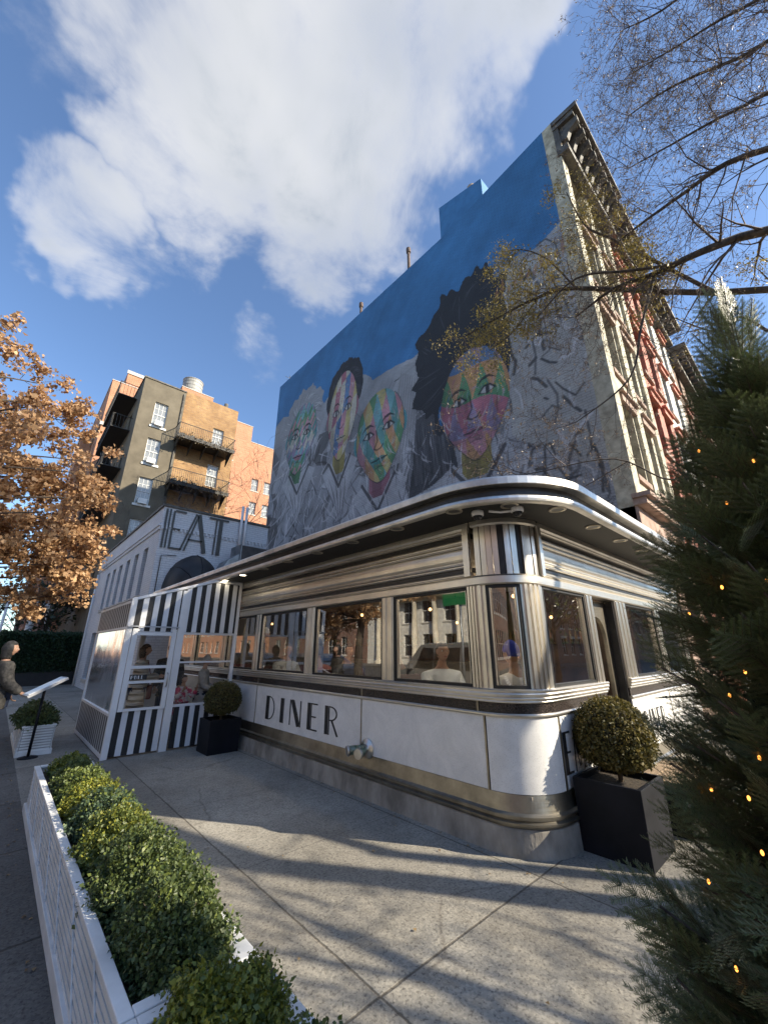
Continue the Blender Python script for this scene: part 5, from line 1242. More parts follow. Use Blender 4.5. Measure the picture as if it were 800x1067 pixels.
for k, z in enumerate((15.45, 12.05)):
    bal = root('balcony', ['upper black iron balcony with plants on the ochre brick bay', 'lower black iron balcony with plants on the ochre brick bay'][k], 'balcony', (GX0+2.5, GY-.0, z), 0, 'balconies on the ochre brick bay')
    del bal['category'], bal['label'], bal['group']; bal.parent = ap; bal.location = (2.5, 0, z)
    b = MB(); b.box(-.1, 3.75, -1.1, .34, -.12, 0); b.box(-.15, 3.8, -1.15, -1.1, -.2, .06); b.build('slab', iron, bal)
    b = MB()
    for x in np.arange(-.1, 3.8, .13): b.box(float(x)-.008, float(x)+.008, -1.1, -1.085, 0, .9)
    for y in np.arange(-1.05, .3, .13): b.box(-.1, -.085, float(y), float(y)+.016, 0, .9); b.box(3.735, 3.75, float(y), float(y)+.016, 0, .9)
    b.box(-.12, 3.77, -1.12, -1.08, .9, .94); b.box(-.12, -.08, -1.08, .3, .9, .94); b.box(3.73, 3.77, -1.08, .3, .9, .94); b.build('railing', iron, bal)
    b = MB()
    for x in (0, .9, 1.8, 2.7, 3.6): b.prism([(0, 0), (1.05, 0), (0, -.8)], (x, -.0, -.121), (0, -1, 0), (0, 0, 1), (.06, 0, 0))
    b.build('bracket', iron, bal)
    rng = np.random.default_rng(90+k); n = 650; P = np.stack([rng.uniform(-.2, 3.85, n), -1.12+rng.normal(size=n)*.09, -.1+np.abs(rng.normal(size=n))*.25-rng.uniform(0, .35, n)*(rng.uniform(size=n) < .5)], 1)
    V, F = scatter(P, .09, rng); npmesh('plants', V, F, vine, bal)
    b = MB(); 
    for x in (.25, .9, 1.5): b.lathe([(.12, 0), (.17, .3), (.15, .3)], (x, -.7, 0), 10)
    b.build('pot', dk, bal)
# fire escape on the shaded side
fe = root('fe', 'x', 'x', (0, 0, 0)); del fe['category'], fe['label']; fe.name = 'fire_escape'; fe.parent = ap
for lv, z in enumerate((4.4, 7.3, 10.15, 13.0, 15.85, 18.4)):
    b = MB(); b.box(-1.15, -.02, 1.5, 7.5, z-.05, z)
    for y in np.arange(1.5, 7.5, .2): b.box(-1.15, -1.13, float(y), float(y)+.02, z, z+.95)
    b.box(-1.17, -1.12, 1.5, 7.5, z+.93, z+.97); b.box(-1.17, -1.12, 1.5, 7.5, z+.45, z+.48)
    for x in np.arange(-1.1, 0, .2): b.box(float(x), float(x)+.02, 1.5, 1.52, z, z+.95)
    b.box(-1.15, 0, 1.5, 1.54, z+.93, z+.97); b.build('platform', iron, fe)
    if lv < 5:
        b = MB(); z2 = (7.3, 10.15, 13.0, 15.85, 18.4)[lv]
        for s in (-.95, -.45): b.prism([(2.2, z), (2.35, z), (6.6, z2), (6.45, z2)], (s, 0, 0), (0, 1, 0), (0, 0, 1), (.03, 0, 0))
        for q in range(11): b.box(-.93, -.45, 2.3+q*.39, 2.5+q*.39, z+.1+q*(z2-z)/11, z+.13+q*(z2-z)/11)
        b.build('stair', iron, fe)

# ---- orange brick towers behind
ob = brick('orange_brick', (.50, .22, .12), (.40, .17, .09), (.42, .30, .22), .4, .14, .015, .85, (.85, .8, .78))
G4 = 'orange brick apartment towers behind the olive building'
def towerops(W, z0, z1, dx=2.1, w=.95, h=1.6, dz=3.1): 
    nx = max(1, int((W-.8)/dx)); return [(.7+i*dx, z0+j*dz, w, h) for j in range(int((z1-z0)/dz)) for i in range(nx)]
t = block('brick_tower', 'stepped orange brick tower behind the fire escape side of the olive building', 'apartment tower', 2.75, 9.2, 45, 62, 28.4, ob, {'S': towerops(6.4, 14, 28), 'W': [(2+i*3, 14+j*3.1, 1.0, 1.7) for i in range(5) for j in range(4)]}, G4, kw=dict(pm=pane_l))
b = MB(); b.box(1.2, 3.2, .8, 6, 28.41, 30.6); b.box(-1.0, -.01, 6, 15, 0, 24.5); b.build('setback', ob, t)
b = MB(); b.box(-.15, 6.5, -.15, -.01, 23.0, 23.35); b.box(-.16, -.01, -.0, 17, 23.0, 23.35); b.box(1.1, 3.3, .7, .79, 30.3, 30.7); b.box(-1.1, -1.01, 5.9, 15, 23.8, 24.6); b.build('limestone_band', stone, t)
t = block('brick_tower', 'orange brick rooftop penthouse block carrying the water tank', 'apartment tower', 9.3, 12.9, 45.2, 52, 31.0, ob, {'S': [(1.1, 29.0, .6, 1.0), (1.9, 29.0, .6, 1.0)]+towerops(3.6, 6, 28)}, G4, kw=dict(pm=pane_d))
t = block('brick_tower', 'orange brick tower with paired windows between brick bay and mural wall', 'apartment tower', 13.0, 18.2, 45, 60, 29.0, ob, {'S': towerops(5.2, 5, 28.5, 1.55, .9, 1.6)}, G4, kw=dict(pm=pane_l))
t = block('brick_tower', 'lower orange brick wing at the edge of the mural wall', 'apartment tower', 18.3, 26, 45.3, 60, 27.0, ob, {'S': towerops(7.6, 5, 26.5, 1.7, .9, 1.6)}, G4, kw=dict(pm=pane_l))
t = root('water_tank', 'round grey wooden water tank on top of the orange brick penthouse', 'water tank', (10.9, 47.5, 31.0))
b = MB(); b.lathe([(1.15, .35), (1.15, 2.5), (1.2, 2.52), (1.2, 2.6), (.6, 2.95), (.001, 3.1)], n=28, smooth=False); b.build('tank', mat('weathered_tank', (.22, .21, .19), (.42, .42, .40), 4, .6, stretch=(6, 6, .6)), t)
b = MB()
for z in (.6, 1.1, 1.6, 2.1): b.lathe([(1.155, z), (1.175, z+.02), (1.155, z+.04)], n=28)
b.build('hoop', iron, t)
for k in range(4):
    a = k*math.pi/2+.78; b = MB(); b.box(math.cos(a)*.8-.06, math.cos(a)*.8+.06, math.sin(a)*.8-.06, math.sin(a)*.8+.06, 0, .349); b.build('leg', iron, t)

# ---- avenue houses beyond, far end of the avenue, green fence
G5 = 'houses along the avenue beyond the orange tree'
for i, (y0, y1, h, m, lab) in enumerate(((46.5, 54, 13, brick_r, 'red brick row house on the avenue just past the olive building'), (54.1, 62, 14.5, wht_m, 'pale row house on the avenue behind the orange tree'), (62.1, 74, 12, ob, 'orange brick house farther down the avenue'), (74.1, 92, 20, brick_r, 'tall dark brick block at the far end of the avenue'))):
    block('avenue_house', lab, 'building', 2.2-.3*i, 2.7 if i < 2 else 12, y0, y1, h, m, {'W': [(1.2+k*2.2, z, 1.0, 1.8) for k in range(int((y1-y0-1)/2.2)) for z in np.arange(1, h-2.2, 3.1)], 'S': [(.1, 1.2, .25, 1.8)][:0]}, G5, kw=dict(lintel=.1))
t = root('portico', 'white columned porch in front of the avenue houses', 'porch', (2.6, 40.0, 0))
for k in range(2):
    b = MB(); b.lathe([(.32, 0), (.32, .2), (.24, .25), (.22, 4.4), (.32, 4.55), (.32, 4.7)], (k*1.0-1.2, 0, 0), 14); b.build('column', M['white_w'], t)
b = MB(); b.box(-1.6, .2, -.4, 3, 4.701, 5.3); b.build('entablature', M['white_w'], t)
hedge_m = leafmat('clipped_hedge', (.012, .035, .016), (.035, .08, .03), 3)
t = root('hedge_fence', 'dark green clipped hedge on a low black fence enclosure past the vestibule', 'hedge', (1.7, 26.0, 0))
b = MB(); b.box(-1.6, 1.6, -.2, 3.5, .0, .62); b.build('base', canvas_b, t)
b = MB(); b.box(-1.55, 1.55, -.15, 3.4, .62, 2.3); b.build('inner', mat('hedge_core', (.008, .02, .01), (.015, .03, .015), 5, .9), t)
rng = np.random.default_rng(77); n = 26000; P = np.stack([rng.uniform(-1.6, 1.6, n), np.where(rng.uniform(size=n) < .6, -.2+.04*rng.normal(size=n), rng.uniform(-.2, 3.4, n)), rng.uniform(.6, 2.35, n)], 1)
k = P[:, 1] > 0; P[k, 2] = 2.33+.06*rng.normal(size=k.sum()); kk = rng.uniform(size=n) < .2; P[kk, 0] = -1.6+.04*rng.normal(size=kk.sum())
V, F = scatter(P, .075, rng); npmesh('foliage', V, F, hedge_m, t)
t = root('street_lamp', 'slim white street lamp post at the far end of the avenue', 'street lamp', (-.1, 32, 0))
b = MB(); b.tube([(0, 0, 0), (0, 0, 4.2)], [.09, .06], 8); b.build('pole', M['white_w'], t)
b = MB(); b.tube([(0, 0, 4.2), (.3, 0, 4.35), (.9, 0, 4.35)], .05, 6); b.build('arm', M['white_w'], t)
b = MB(); b.box(.6, 1.1, -.12, .12, 4.25, 4.33); b.build('lamp_head', M['white_w'], t)

# ---- buildings across the avenue and across the side street (mirrored in the windows)
lime = mat('pale_limestone', (.48, .42, .32), (.62, .56, .45), 2, .8, bump=.3, bscale=8)  # the stone's own pale colour
G6 = 'buildings across the avenue seen mirrored in the diner windows'
def across(y0, y1, h, m, lab, cols, pm=pane_d, fmm=frame_w):
    W = y1-y0; dx = 3.0; nx = int((W-1)/dx)
    o = [(1.0+i*dx, z, 1.5, 2.3) for i in range(nx) for z in np.arange(.9, h-2.6, 3.6)]
    t = block('avenue_building', lab, 'building', -38, -27, y0, y1, h, m, {'E': o}, G6, kw=dict(fm=fmm, pm=pm, cols=2, rows=1, sill=.12))
    if cols:
        for i in range(nx+1):
            b = MB(); b.lathe([(.42, .0), (.42, .3), (.30, .4), (.26, 6.6), (.42, 6.8), (.42, 7.0)], (11.55, .25+i*dx, 0), 12); b.build('column', lime, t)
        b = MB(); b.box(11.01, 12.1, -.2, W, 7.002, 7.7); b.box(11.01, 11.5, 0, W, h-.9, h-.4); b.build('entablature', lime, t)
across(2, 19, 13, lime, 'limestone building with columns directly across the avenue', True, pane_g)
across(19.2, 40, 15, wht_m, 'tall pale building with columns farther up the avenue', True, pane_d)
across(40.2, 66, 13, brick_r, 'red brick building up the avenue', False)
across(66.2, 170, 19, ob, 'orange brick building at the far end across the avenue', False)
across(-140, 1.8, 16, brick_r, 'red brick corner building across the crossing', False)
G7 = 'houses across the side street seen mirrored in the short wall'
xx = 2.0
for i, (w, h, m, lab) in enumerate(((10, 9.2, brick_r, 'red brick house across the side street at the corner'), (9, 8.6, brn_m, 'brownstone across the side street'), (12, 9.4, brick_r, 'second red brick house across the side street'), (14, 8.8, brn_m, 'long brownstone across the side street'), (30, 9.5, brick_r, 'long brick terrace across the side street'), (60, 9.3, brn_m, 'farthest terrace across the side street'))):
    block('side_street_house', lab, 'building', xx, xx+w-.05, -30, -19, h, m, {'N': [(1+k*2.2, z, 1.0, 1.9) for k in range(int((w-1.5)/2.2)) for z in (1, 4.1, 6.6)]}, G7, kw=dict(lintel=.1)); xx += w

# ------------------------------------------------------------------ trees
def perp(d, rng):
    r = Vector(rng.normal(size=3)); r = r-d*r.dot(d); return r.normalized()
def limb(pts, r0, r1, n=14):
    """smooth the given points into a limb"""
    P = [Vector(p) for p in pts]; out = []; m = len(P)-1
    for i in range(m):
        p0, p1, p2, p3 = P[max(i-1, 0)], P[i], P[i+1], P[min(i+2, m)]; k = max(2, n//m)
        for j in range(k):
            t = j/k; out.append(.5*((2*p1)+(p2-p0)*t+(2*p0-5*p1+4*p2-p3)*t*t+(3*p1-p0-3*p2+p3)*t**3))
    out.append(P[-1]); N_ = len(out)-1
    return out, [r0+(r1-r0)*i/N_ for i in range(N_+1)]
def branch(segs, tips, p, d, ln, r, depth, rng, droop=0, spread=.75, kids=(4, 7), rmin=.004, steps=5):
    pts = [p]; q = p.copy(); dd = d.copy(); sl = ln/steps
    for i in range(steps):
        dd = (dd+Vector(rng.normal(size=3))*.16+Vector((0, 0, droop))).normalized(); q = q+dd*sl; pts.append(q.copy())
    rad = [max(r*(1-.75*i/steps), rmin*.6) for i in range(steps+1)]
    segs.append((pts, rad, 5 if r > .03 else (4 if r > .012 else 3)))
    if depth <= 0:
        tips.append(pts); return
    for k in range(int(rng.integers(*kids))):
        i = int(rng.integers(1, steps+1)); f = i/steps
        nd = (pts[i]-pts[i-1]).normalized(); nd = (nd*(1-spread*.5)+perp(nd, rng)*spread*rng.uniform(.6, 1.1)).normalized()
        branch(segs, tips, pts[i], nd, ln*rng.uniform(.45, .72)*(1.1-.4*f), max(rad[i]*.62, rmin), depth-1, rng, droop, spread, kids, rmin, max(3, steps-1))
def build_tubes(segs, name, m, parent):
    b = MB()
    for pts, rad, n in segs: b.tube(pts, rad, n, cap=False)
    return b.build(name, m, parent)
bark = mat('grey_brown_bark', (.045, .035, .028), (.12, .095, .075), 14, .9, bump=.6, bscale=30, stretch=(1, 1, .25))
bark_d = mat('dark_twig_bark', (.06, .045, .040), (.17, .13, .11), 14, .85)
def off(o, base): return [Vector(p)-Vector(base) for p in o]
def street_tree(base, limbs, name, label, seed, twig_kw, trunk_r=.2, trunk_top=None, leaf=None, sub=(5, .9, .55), depth=3, group=None, t0=.18):
    rng = np.random.default_rng(seed)
    t = root('tree', label, 'tree', base, 0, group); B = Vector(base)
    segs = []; tips = []; tr = []
    if trunk_top is not None:
        tp, rr = limb([B, B*.5+Vector(trunk_top)*.5+Vector((.08, .05, 0)), trunk_top], trunk_r, trunk_r*.7, 10); rr[0] *= 1.35; tr.append((off(tp, B), rr, 12))
    for pts, r0, r1 in limbs:
        lp, lr = limb(pts, r0, r1, 22); lp = off(lp, B); tr.append((lp, lr, 8))
        L_ = sum((lp[i+1]-lp[i]).length for i in range(len(lp)-1)); nk = int(L_*sub[0])
        for k in range(nk):
            i = int(rng.integers(max(1, int(len(lp)*t0)), len(lp))); d = (lp[i]-lp[i-1]).normalized()
            nd = (d*.55+perp(d, rng)*.85).normalized()
            branch(segs, tips, lp[i], nd, sub[1]*rng.uniform(.6, 1.25)*(1.15-.35*i/len(lp)), max(lr[i]*.36, .007), depth, rng, **twig_kw)
    build_tubes(tr, 'trunk', bark, t); build_tubes(segs, 'twigs', bark_d, t)
    return t, tips, rng
# the bare tree whose limbs hang over the street facade
TB = (6.45, -3.3, 0)
lims = [
 ([(6.45, -3.25, 4.6), (6.95, -2.2, 6.3), at(800, 240, 6.0), at(731, 262, 6.2), at(682, 285, 6.5), at(640, 300, 6.8), at(600, 330, 7.2)], .095, .012),
 ([(6.45, -3.25, 4.8), (6.9, -2.4, 7.0), at(830, 150, 6.0), at(757, 170, 6.2), at(718, 197, 6.6), at(665, 235, 7), at(640, 255, 7.2)], .07, .010),
 ([at(731, 262, 6.2), at(700, 275, 6.3), at(655, 282, 6.5), at(600, 290, 6.7), at(560, 330, 7.0)], .035, .010),
 ([at(682, 285, 6.5), at(668, 340, 6.3), at(655, 395, 6.2), at(600, 440, 6.4)], .028, .007),
 ([(6.45, -3.25, 4.9), (7.4, -2.3, 7.8), at(830, 40, 6.8), at(770, 60, 7.0), at(700, 90, 7.3), at(655, 120, 7.6)], .06, .009),
 ([(6.45, -3.25, 5.0), (7.6, -2.4, 8.4), at(840, -60, 7.2), at(760, -40, 7.5), at(690, 10, 7.8), at(650, 30, 8.0)], .055, .009),
 ([at(800, 345, 5.0), at(770, 330, 5.2), at(745, 345, 5.4), at(700, 330, 5.6)], .02, .006),
 ([at(740, 470, 4.4), at(700, 500, 4.5), at(640, 478, 4.6), at(560, 492, 4.8), at(520, 498, 4.9)], .012, .004),
 ([(6.45, -3.25, 4.9), (7.5, -2.4, 7.4), at(830, 95, 6.4), at(765, 115, 6.6), at(700, 150, 6.9), at(655, 175, 7.2)], .05, .008),
 ([(6.45, -3.25, 5.0), (7.5, -2.6, 8.1), at(840, -10, 6.9), at(770, 10, 7.2), at(710, 45, 7.5), at(660, 75, 7.8)], .05, .008),
]
t, tips, rng = street_tree(TB, lims, 'tree', 'bare street tree with dark arching limbs and seed pods in front of the mural facade', 3, dict(droop=-.01, spread=.8, kids=(3, 6), rmin=.0026), .17, (6.45, -3.25, 5.0), sub=(3.6, 1.30, .5), depth=3, t0=.36)
P = np.array([tuple(tp[int(rng.integers(1, len(tp)))]) for tp in tips for _ in range(2)]); P = P[rng.uniform(size=len(P)) < .8]
V, F = scatter(P+rng.normal(size=P.shape)*.012, .034, rng, LEAF*np.array([.6, 1, 1]))
npmesh('seed_pods', V, F, leafmat('seed_pods', (.10, .07, .05), (.36, .27, .17), 4), t)
# yellow green leaves clinging to a second, smaller tree reaching over the mural
lims = [
 ([(7.05, -3.4, 4.4), (7.3, -1.9, 5.8), (7.2, .0, 7.0), at(600, 300, 7.4), at(560, 310, 7.5), at(520, 330, 7.6), at(485, 350, 7.8)], .07, .010),
 ([(7.2, .0, 7.0), at(640, 250, 7.4), at(610, 235, 7.5), at(590, 200, 7.6)], .035, .008),
 ([(7.2, .0, 7.0), at(680, 300, 7.3), at(650, 270, 7.5), at(640, 230, 7.6)], .03, .008),
 ([at(600, 300, 7.4), at(570, 270, 7.5), at(545, 260, 7.7), at(525, 262, 7.8)], .018, .006),
 ([at(560, 310, 7.5), at(535, 345, 7.5), at(510, 365, 7.5)], .015, .006),
]
t, tips, rng = street_tree((7.0, -3.5, 0), lims, 'tree', 'slender street tree with sparse yellow-green leaves hanging across the mural', 9, dict(droop=-.05, spread=.75, kids=(3, 5), rmin=.0024), .10, (7.05, -3.4, 4.5), sub=(4.5, .60, .4), depth=2)
P = np.array([tuple(tp[int(rng.integers(1, len(tp)))]) for tp in tips for _ in range(20)]); 
P = P+rng.normal(size=P.shape)*.075
V, F = scatter(P, .040, rng, LEAF*np.array([.7, 1, 1]))
npmesh('leaves', V, F, leafmat('olive_yellow_leaves', (.16, .13, .03), (.50, .38, .10), 3), t)

# orange oak beside the avenue
OB = (-2.2, 11.2, 0)
rng0 = np.random.default_rng(5)
lims = [([(-2.2, 11.2, 2.4), (-2.1, 11.0, 5.6), (-2.2, 10.9, 7.4)], .13, .02)]
for k in range(26):
    z = 2.7+4.0*k/26; a = k*2.4; ln = (2.9-.9*abs(z-4.4)/4.2)*(1 if z < 6 else .85)
    ex, ey = math.cos(a), math.sin(a)
    lims.append(([(-2.15, 11.15, z), (-2.15+ex*ln*.5, 11.1+ey*ln*.5, z+.45), (-2.15+ex*ln, 11.1+ey*ln, z+.62)], .035, .008))
for u, v, w in ((118, 520, 9.0), (85, 430, 10), (95, 480, 9.4), (100, 560, 9.3), (92, 600, 9.6), (60, 500, 9.2), (70, 545, 9.5), (50, 400, 9.6), (84, 440, 9.8), (60, 590, 9.2), (30, 560, 9), (25, 440, 9), (40, 630, 9.6), (12, 345, 9.6), (75, 620, 9.8), (104, 582, 9.5)):
    e = at(u-8, v, w); lims.append(([(-2.1, 11.1, max(2.6, e.z-1.0)), (e+Vector((-2.1, 11.1, e.z-.6)))*.5, e], .04, .006))
t, tips, rng = street_tree(OB, lims, 'tree', 'oak street tree holding dense orange brown autumn leaves', 8, dict(droop=.0, spread=.8, kids=(3, 5), rmin=.004), .17, (-2.2, 11.2, 2.6), sub=(3.6, .62, .4), depth=2)
P = np.array([tuple(tp[int(rng.integers(0, len(tp)))]) for tp in tips for _ in range(13)]); rng.shuffle(P); P = P[:84000]; print('oak', len(P))
P = P+rng.normal(size=P.shape)*np.array([.06, .06, .035])
V, F = scatter(P, .074, rng, OAK)
npmesh('leaves', V, F, leafmat('autumn_oak_leaves', (.30, .16, .08), (.72, .47, .26), 3, trans=.4), t)

# bare small trees in front of the brick towers and along the avenue
def small_tree(base, h, seed, label, leafm=None, nl=6, depth=3, r=.1, ls=.1, group='small bare trees behind the white building'):
    rng = np.random.default_rng(seed); t = root('tree', label, 'tree', base, 0, group); segs, tips = [], []
    tr = [([Vector((0, 0, 0)), Vector((.05, 0, h*.3)), Vector((0, .05, h*.55))], [r, r*.8, r*.5], 8)]
    for k in range(11):
        z = h*(.3+.25*k/11); d = Vector((rng.normal(), rng.normal(), 1.2)).normalized(); branch(segs, tips, Vector((0, 0, z)), d, h*.42*rng.uniform(.7, 1.15), r*.4, depth, rng, spread=.7, kids=(3, 6), rmin=.008)
    build_tubes(tr, 'trunk', bark, t); build_tubes(segs, 'crown', bark_d if leafm is None else bark, t)
    if leafm:
        P = np.array([tuple(tp[int(rng.integers(0, len(tp)))]) for tp in tips for _ in range(nl)]); P += rng.normal(size=P.shape)*.12; V, F = scatter(P, ls, rng); npmesh('leaves', V, F, leafm, t)
small_tree((8.4, 25.0, 0), 12.6, 31, 'bare brown tree behind the white wall in front of the brick bay', None)
small_tree((11.3, 29.0, 0), 15.0, 32, 'bare tree between the orange towers and the mural wall', None)
small_tree((6.9, 26.0, 0), 11.5, 33, 'thin bare tree behind the letter T of the white wall', None)
dkleaf = leafmat('dark_evergreen_leaf', (.012, .022, .010), (.05, .07, .03), 2)
Gt = 'dark trees along the avenue beyond the hedge fence'
small_tree((2.0, 34, 0), 7, 34, 'dark evergreen tree above the hedge fence', dkleaf, 5, 2, .12, .22, Gt)
small_tree((.8, 44, 0), 9, 35, 'bare tree farther along the avenue', None, group=Gt)
small_tree((-.6, 56, 0), 10, 36, 'distant bare tree down the avenue', None, group=Gt)
# trees mirrored in the windows; the first two unseen, added to dapple the pavement
Gm = 'street trees mirrored in the diner windows'
small_tree((5.0, -3.7, 0), 5.6, 71, 'unseen bare young kerb tree added to dapple the pavement', None, group=Gm, depth=3)
small_tree((4.0, -3.9, 0), 5.0, 72, 'shorter unseen bare kerb tree added to dapple the pavement', None, group=Gm, depth=3)
small_tree((-4.6, 16.0, 0), 6.2, 37, 'bare kerbside tree across from the diner windows', None, group=Gm, depth=2)
small_tree((-5.0, 5.0, 0), 5.4, 38, 'bare kerbside tree near the parked white van', None, group=Gm, depth=2)
small_tree((8.0, -12.5, 0), 7.5, 39, 'leafy tree on the far side of the side street', leafmat('side_leaf', (.05, .08, .02), (.25, .28, .10), 2), 3, 2, .13, .2, Gm)
small_tree((13.5, -12.5, 0), 7.5, 40, 'second leafy tree farther down the side street', dkleaf, 3, 2, .13, .2, Gm)

for i, (x, lab) in enumerate(((15.5, 'leafy kerb tree along the side street nearest the diner'), (21, 'second kerb tree along the side street'), (28, 'third kerb tree along the side street'), (37, 'farthest kerb tree along the side street'))):
    small_tree((x, -3.4, 0), 6.0, 60+i, lab, [MATS['side_leaf'], dkleaf][i % 2], 2, 2, .12, .13, 'kerb trees along the side street')
# ------------------------------------------------------------------ fir tree with lights
def fir():
    rng = np.random.default_rng(12)
    base = (1.82, 0, 0); t = root('fir_tree', 'tall fir tree strung with small warm lights standing close on the pavement', 'christmas tree', base)
    NW = .001
    def needles(p0, p1, n, ln, up):
        """flat needle rows on both sides of a twig"""
        d = p1-p0; L_ = np.linalg.norm(d); d = d/L_; s = np.cross(d, up); s /= np.linalg.norm(s); u = np.cross(s, d); out = []
        for i in range(n):
            f = (i+.5)/n; c = p0+d*L_*f
            for sg in (-1, 1):
                a = 1.05-.45*f; l = ln*(1.05-.35*f)*(1+.1*((i*5) % 3-1)); dirv = s*sg*math.sin(a)+d*math.cos(a)+u*(.10+.35*((i*7+(sg > 0)) % 3 == 0)); w = (d-dirv*(d@dirv)/(dirv@dirv)); w = w/np.linalg.norm(w)*NW; e = c+dirv*l
                out.append((c-w, c+w, e+w*.55, e-w*.55))
        return out
    up = np.array([0, 0, 1.]); tri = []; stems = []
    def twig(p0, p1, n, ln=.020):
        tri.extend(needles(p0, p1, n, ln, up)); stems.append((p0, p1))
    # spray template along +x, 0.34 long
    A_ = lambda *a: np.array(a, float)
    def template(sp):
      twig(A_(0, 0, 0), A_(.34, 0, -.01), int(.34/sp))
      for k, x in enumerate((.04, .085, .13, .175, .22, .265)):
        l = (.165, .16, .145, .12, .09, .06)[k]
        for sg in (-1, 1):
            e = A_(x+l*.72, sg*l*.68, -.008); twig(A_(x, 0, 0), e, int(l/sp))
            if k < 3:
                m_ = A_(x, 0, 0)*.5+e*.5; twig(m_, m_+A_(l*.42, sg*l*.08, 0), int(l*.42/sp))
    NW = .0024; template(.011); TL = np.array(tri); tri.clear(); stems.clear()
    NW = .0014; template(.0056)
    T = np.array(tri)
    ST = []
    for p0, p1 in stems:
        for wv in (A_(0, 1, 0), A_(0, 0, 1)):
            w = .0022; ST += [[p0-wv*w, p0+wv*w, p1]]
    ST = np.array(ST)
    prof = [(.05, .63), (.44, .60), (.82, .52), (1.22, .45), (1.46, .42), (1.87, .36), (2.31, .25), (2.6, .13), (2.85, .03)]
    zs, rs = zip(*prof)
    VN, VS, br = [], [], []
    def place(p, d, sc):
        d = d/np.linalg.norm(d); s = np.cross(up, d); s /= (np.linalg.norm(s)+1e-9); u = np.cross(d, s); a = rng.uniform(-1.0, 1.0)
        s2 = s*math.cos(a)+u*math.sin(a); u2 = np.cross(d, s2); Rm = np.stack([d, s2, u2], 0)*sc
        VN.append(((T if p[0] < .10 and p[1] > -.45 else TL).reshape(-1, 3)@Rm+p)); VS.append((ST.reshape(-1, 3)@Rm+p))
    nb = 370
    for i in range(nb):
        f = (i+.5)/nb; z = .08+2.55*f**1.05; a = i*2.39996+rng.normal()*.15
        R_ = np.interp(z, zs, rs)*rng.uniform(.85, 1.10)*1.04; 
        rise = (.55+.6*(z/2.8)**1.5)*R_; z0 = z-rise*.75
        hd = A_(math.cos(a), math.sin(a), 0); p0 = A_(0, 0, max(.06, z0)); p1 = hd*R_+A_(0, 0, z+.10*R_+rng.normal()*.02)
        tot = max(.1, np.linalg.norm(p1-p0)); dv = (p1-p0)/tot; br.append((p0, p1, max(.004, .011*R_/.6)))
        ns = max(2, int(tot/.095))
        sc = min(1, .52+.75*R_)*rng.uniform(.85, 1.1)
        for k in range(ns):
            q = .25+.75*(k+.5)/ns; c = p0+dv*tot*q-dv*.10
            sd_ = np.cross(up, dv); 
            for sg in ((-1, 1) if k < ns-1 else (-1, 0, 1)):
                dd = dv+sd_*sg*(.75-.25*q)+A_(0, 0, rng.normal()*.30); place(c, dd, sc*(.85-.25*q if sg else .85))
    for k in range(16):                                           # upright shoots at the top
        a = k*2.4; z = 2.42+.022*k; r_ = .16*(1-k/18); p1 = A_(math.cos(a)*r_, math.sin(a)*r_, z+.26); p0 = A_(0, 0, z-.05); br.append((p0, p1, .004)); place(p0+(p1-p0)*.35, p1-p0, .62)
    place(A_(0, 0, 2.62), A_(.02, .01, 1), .62)
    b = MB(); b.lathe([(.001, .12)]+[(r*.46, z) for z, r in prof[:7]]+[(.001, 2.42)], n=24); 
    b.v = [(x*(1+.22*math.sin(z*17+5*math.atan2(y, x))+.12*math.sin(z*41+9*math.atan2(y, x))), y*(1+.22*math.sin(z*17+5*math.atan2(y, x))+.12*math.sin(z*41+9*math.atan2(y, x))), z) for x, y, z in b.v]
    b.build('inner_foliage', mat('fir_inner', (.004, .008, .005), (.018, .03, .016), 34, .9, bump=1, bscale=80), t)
    V = np.concatenate(VN); print('fir quads', len(V)//4); npmesh('needles', V, np.arange(len(V)).reshape(-1, 4), leafmat('fir_needles', (.038, .066, .026), (.18, .225, .09), 5, .42, (.13, .155, .075), .12), t)
    V = np.concatenate(VS); npmesh('twigs', V, np.arange(len(V)).reshape(-1, 3), mat('fir_twig', (.07, .055, .03), (.13, .10, .055), 10, .7), t)
    b = MB()
    for p0, p1, r in br: b.tube([p0, p1], [r, r*.35], 4, cap=False)
    b.build('branches', bark_d, t)
    b = MB(); b.tube([(0, 0, 0), (0, 0, 1.4), (.005, 0, 2.9)], [.05, .032, .006], 8); b.build('trunk', bark, t)
    # string of lights, wound round the tree
    fl = root('fairy_lights', 'string of small warm lights wound through the close fir tree', 'string lights', base)
    wire = []; spots = []
    for i in range(260):
        f = i/259; a = -f*46; z = .2+2.35*f; R_ = np.interp(z, zs, rs)*.78; wire.append((math.cos(a)*R_, math.sin(a)*R_, z+.02*math.sin(i*1.7)))
    b = MB(); b.tube(wire, .0022, 4, cap=False); b.build('wire', mat('green_wire', (.005, .02, .01), None, rough=.5), fl)
    for (u, v) in ((757, 524), (780, 832), (697, 533), (760, 725), (794, 889), (738, 919), (767, 1010), (700, 1050), (718, 640), (752, 612), (791, 790), (728, 470), (785, 480), (700, 980), (776, 700), (741, 823), (798, 605), (712, 868)):
        X0 = 1.82-.0; d = ray(u, v); best = None
        for w in np.arange(.6, 3, .01):
            p = ORI+d*w; rr = math.hypot(p[0]-base[0], p[1]); 
            if rr < np.interp(p[2], zs, rs)*.97: best = p; break
        if best is not None: spots.append(best)
    for i in range(0, 0, 26): spots.append(np.array(wire[i])*np.array([1.18, 1.18, 1])+np.array(base))
    bulb_m = emit('warm_bulb', (1, .36, .07), 1.6); 
    bb = MB(); bb.blob((0, 0, 0), (.0036, .0036, .006), 8, 6); bo = bb.build('bulb', bulb_m, fl); bo.location = Vector(spots[0])-Vector(base)
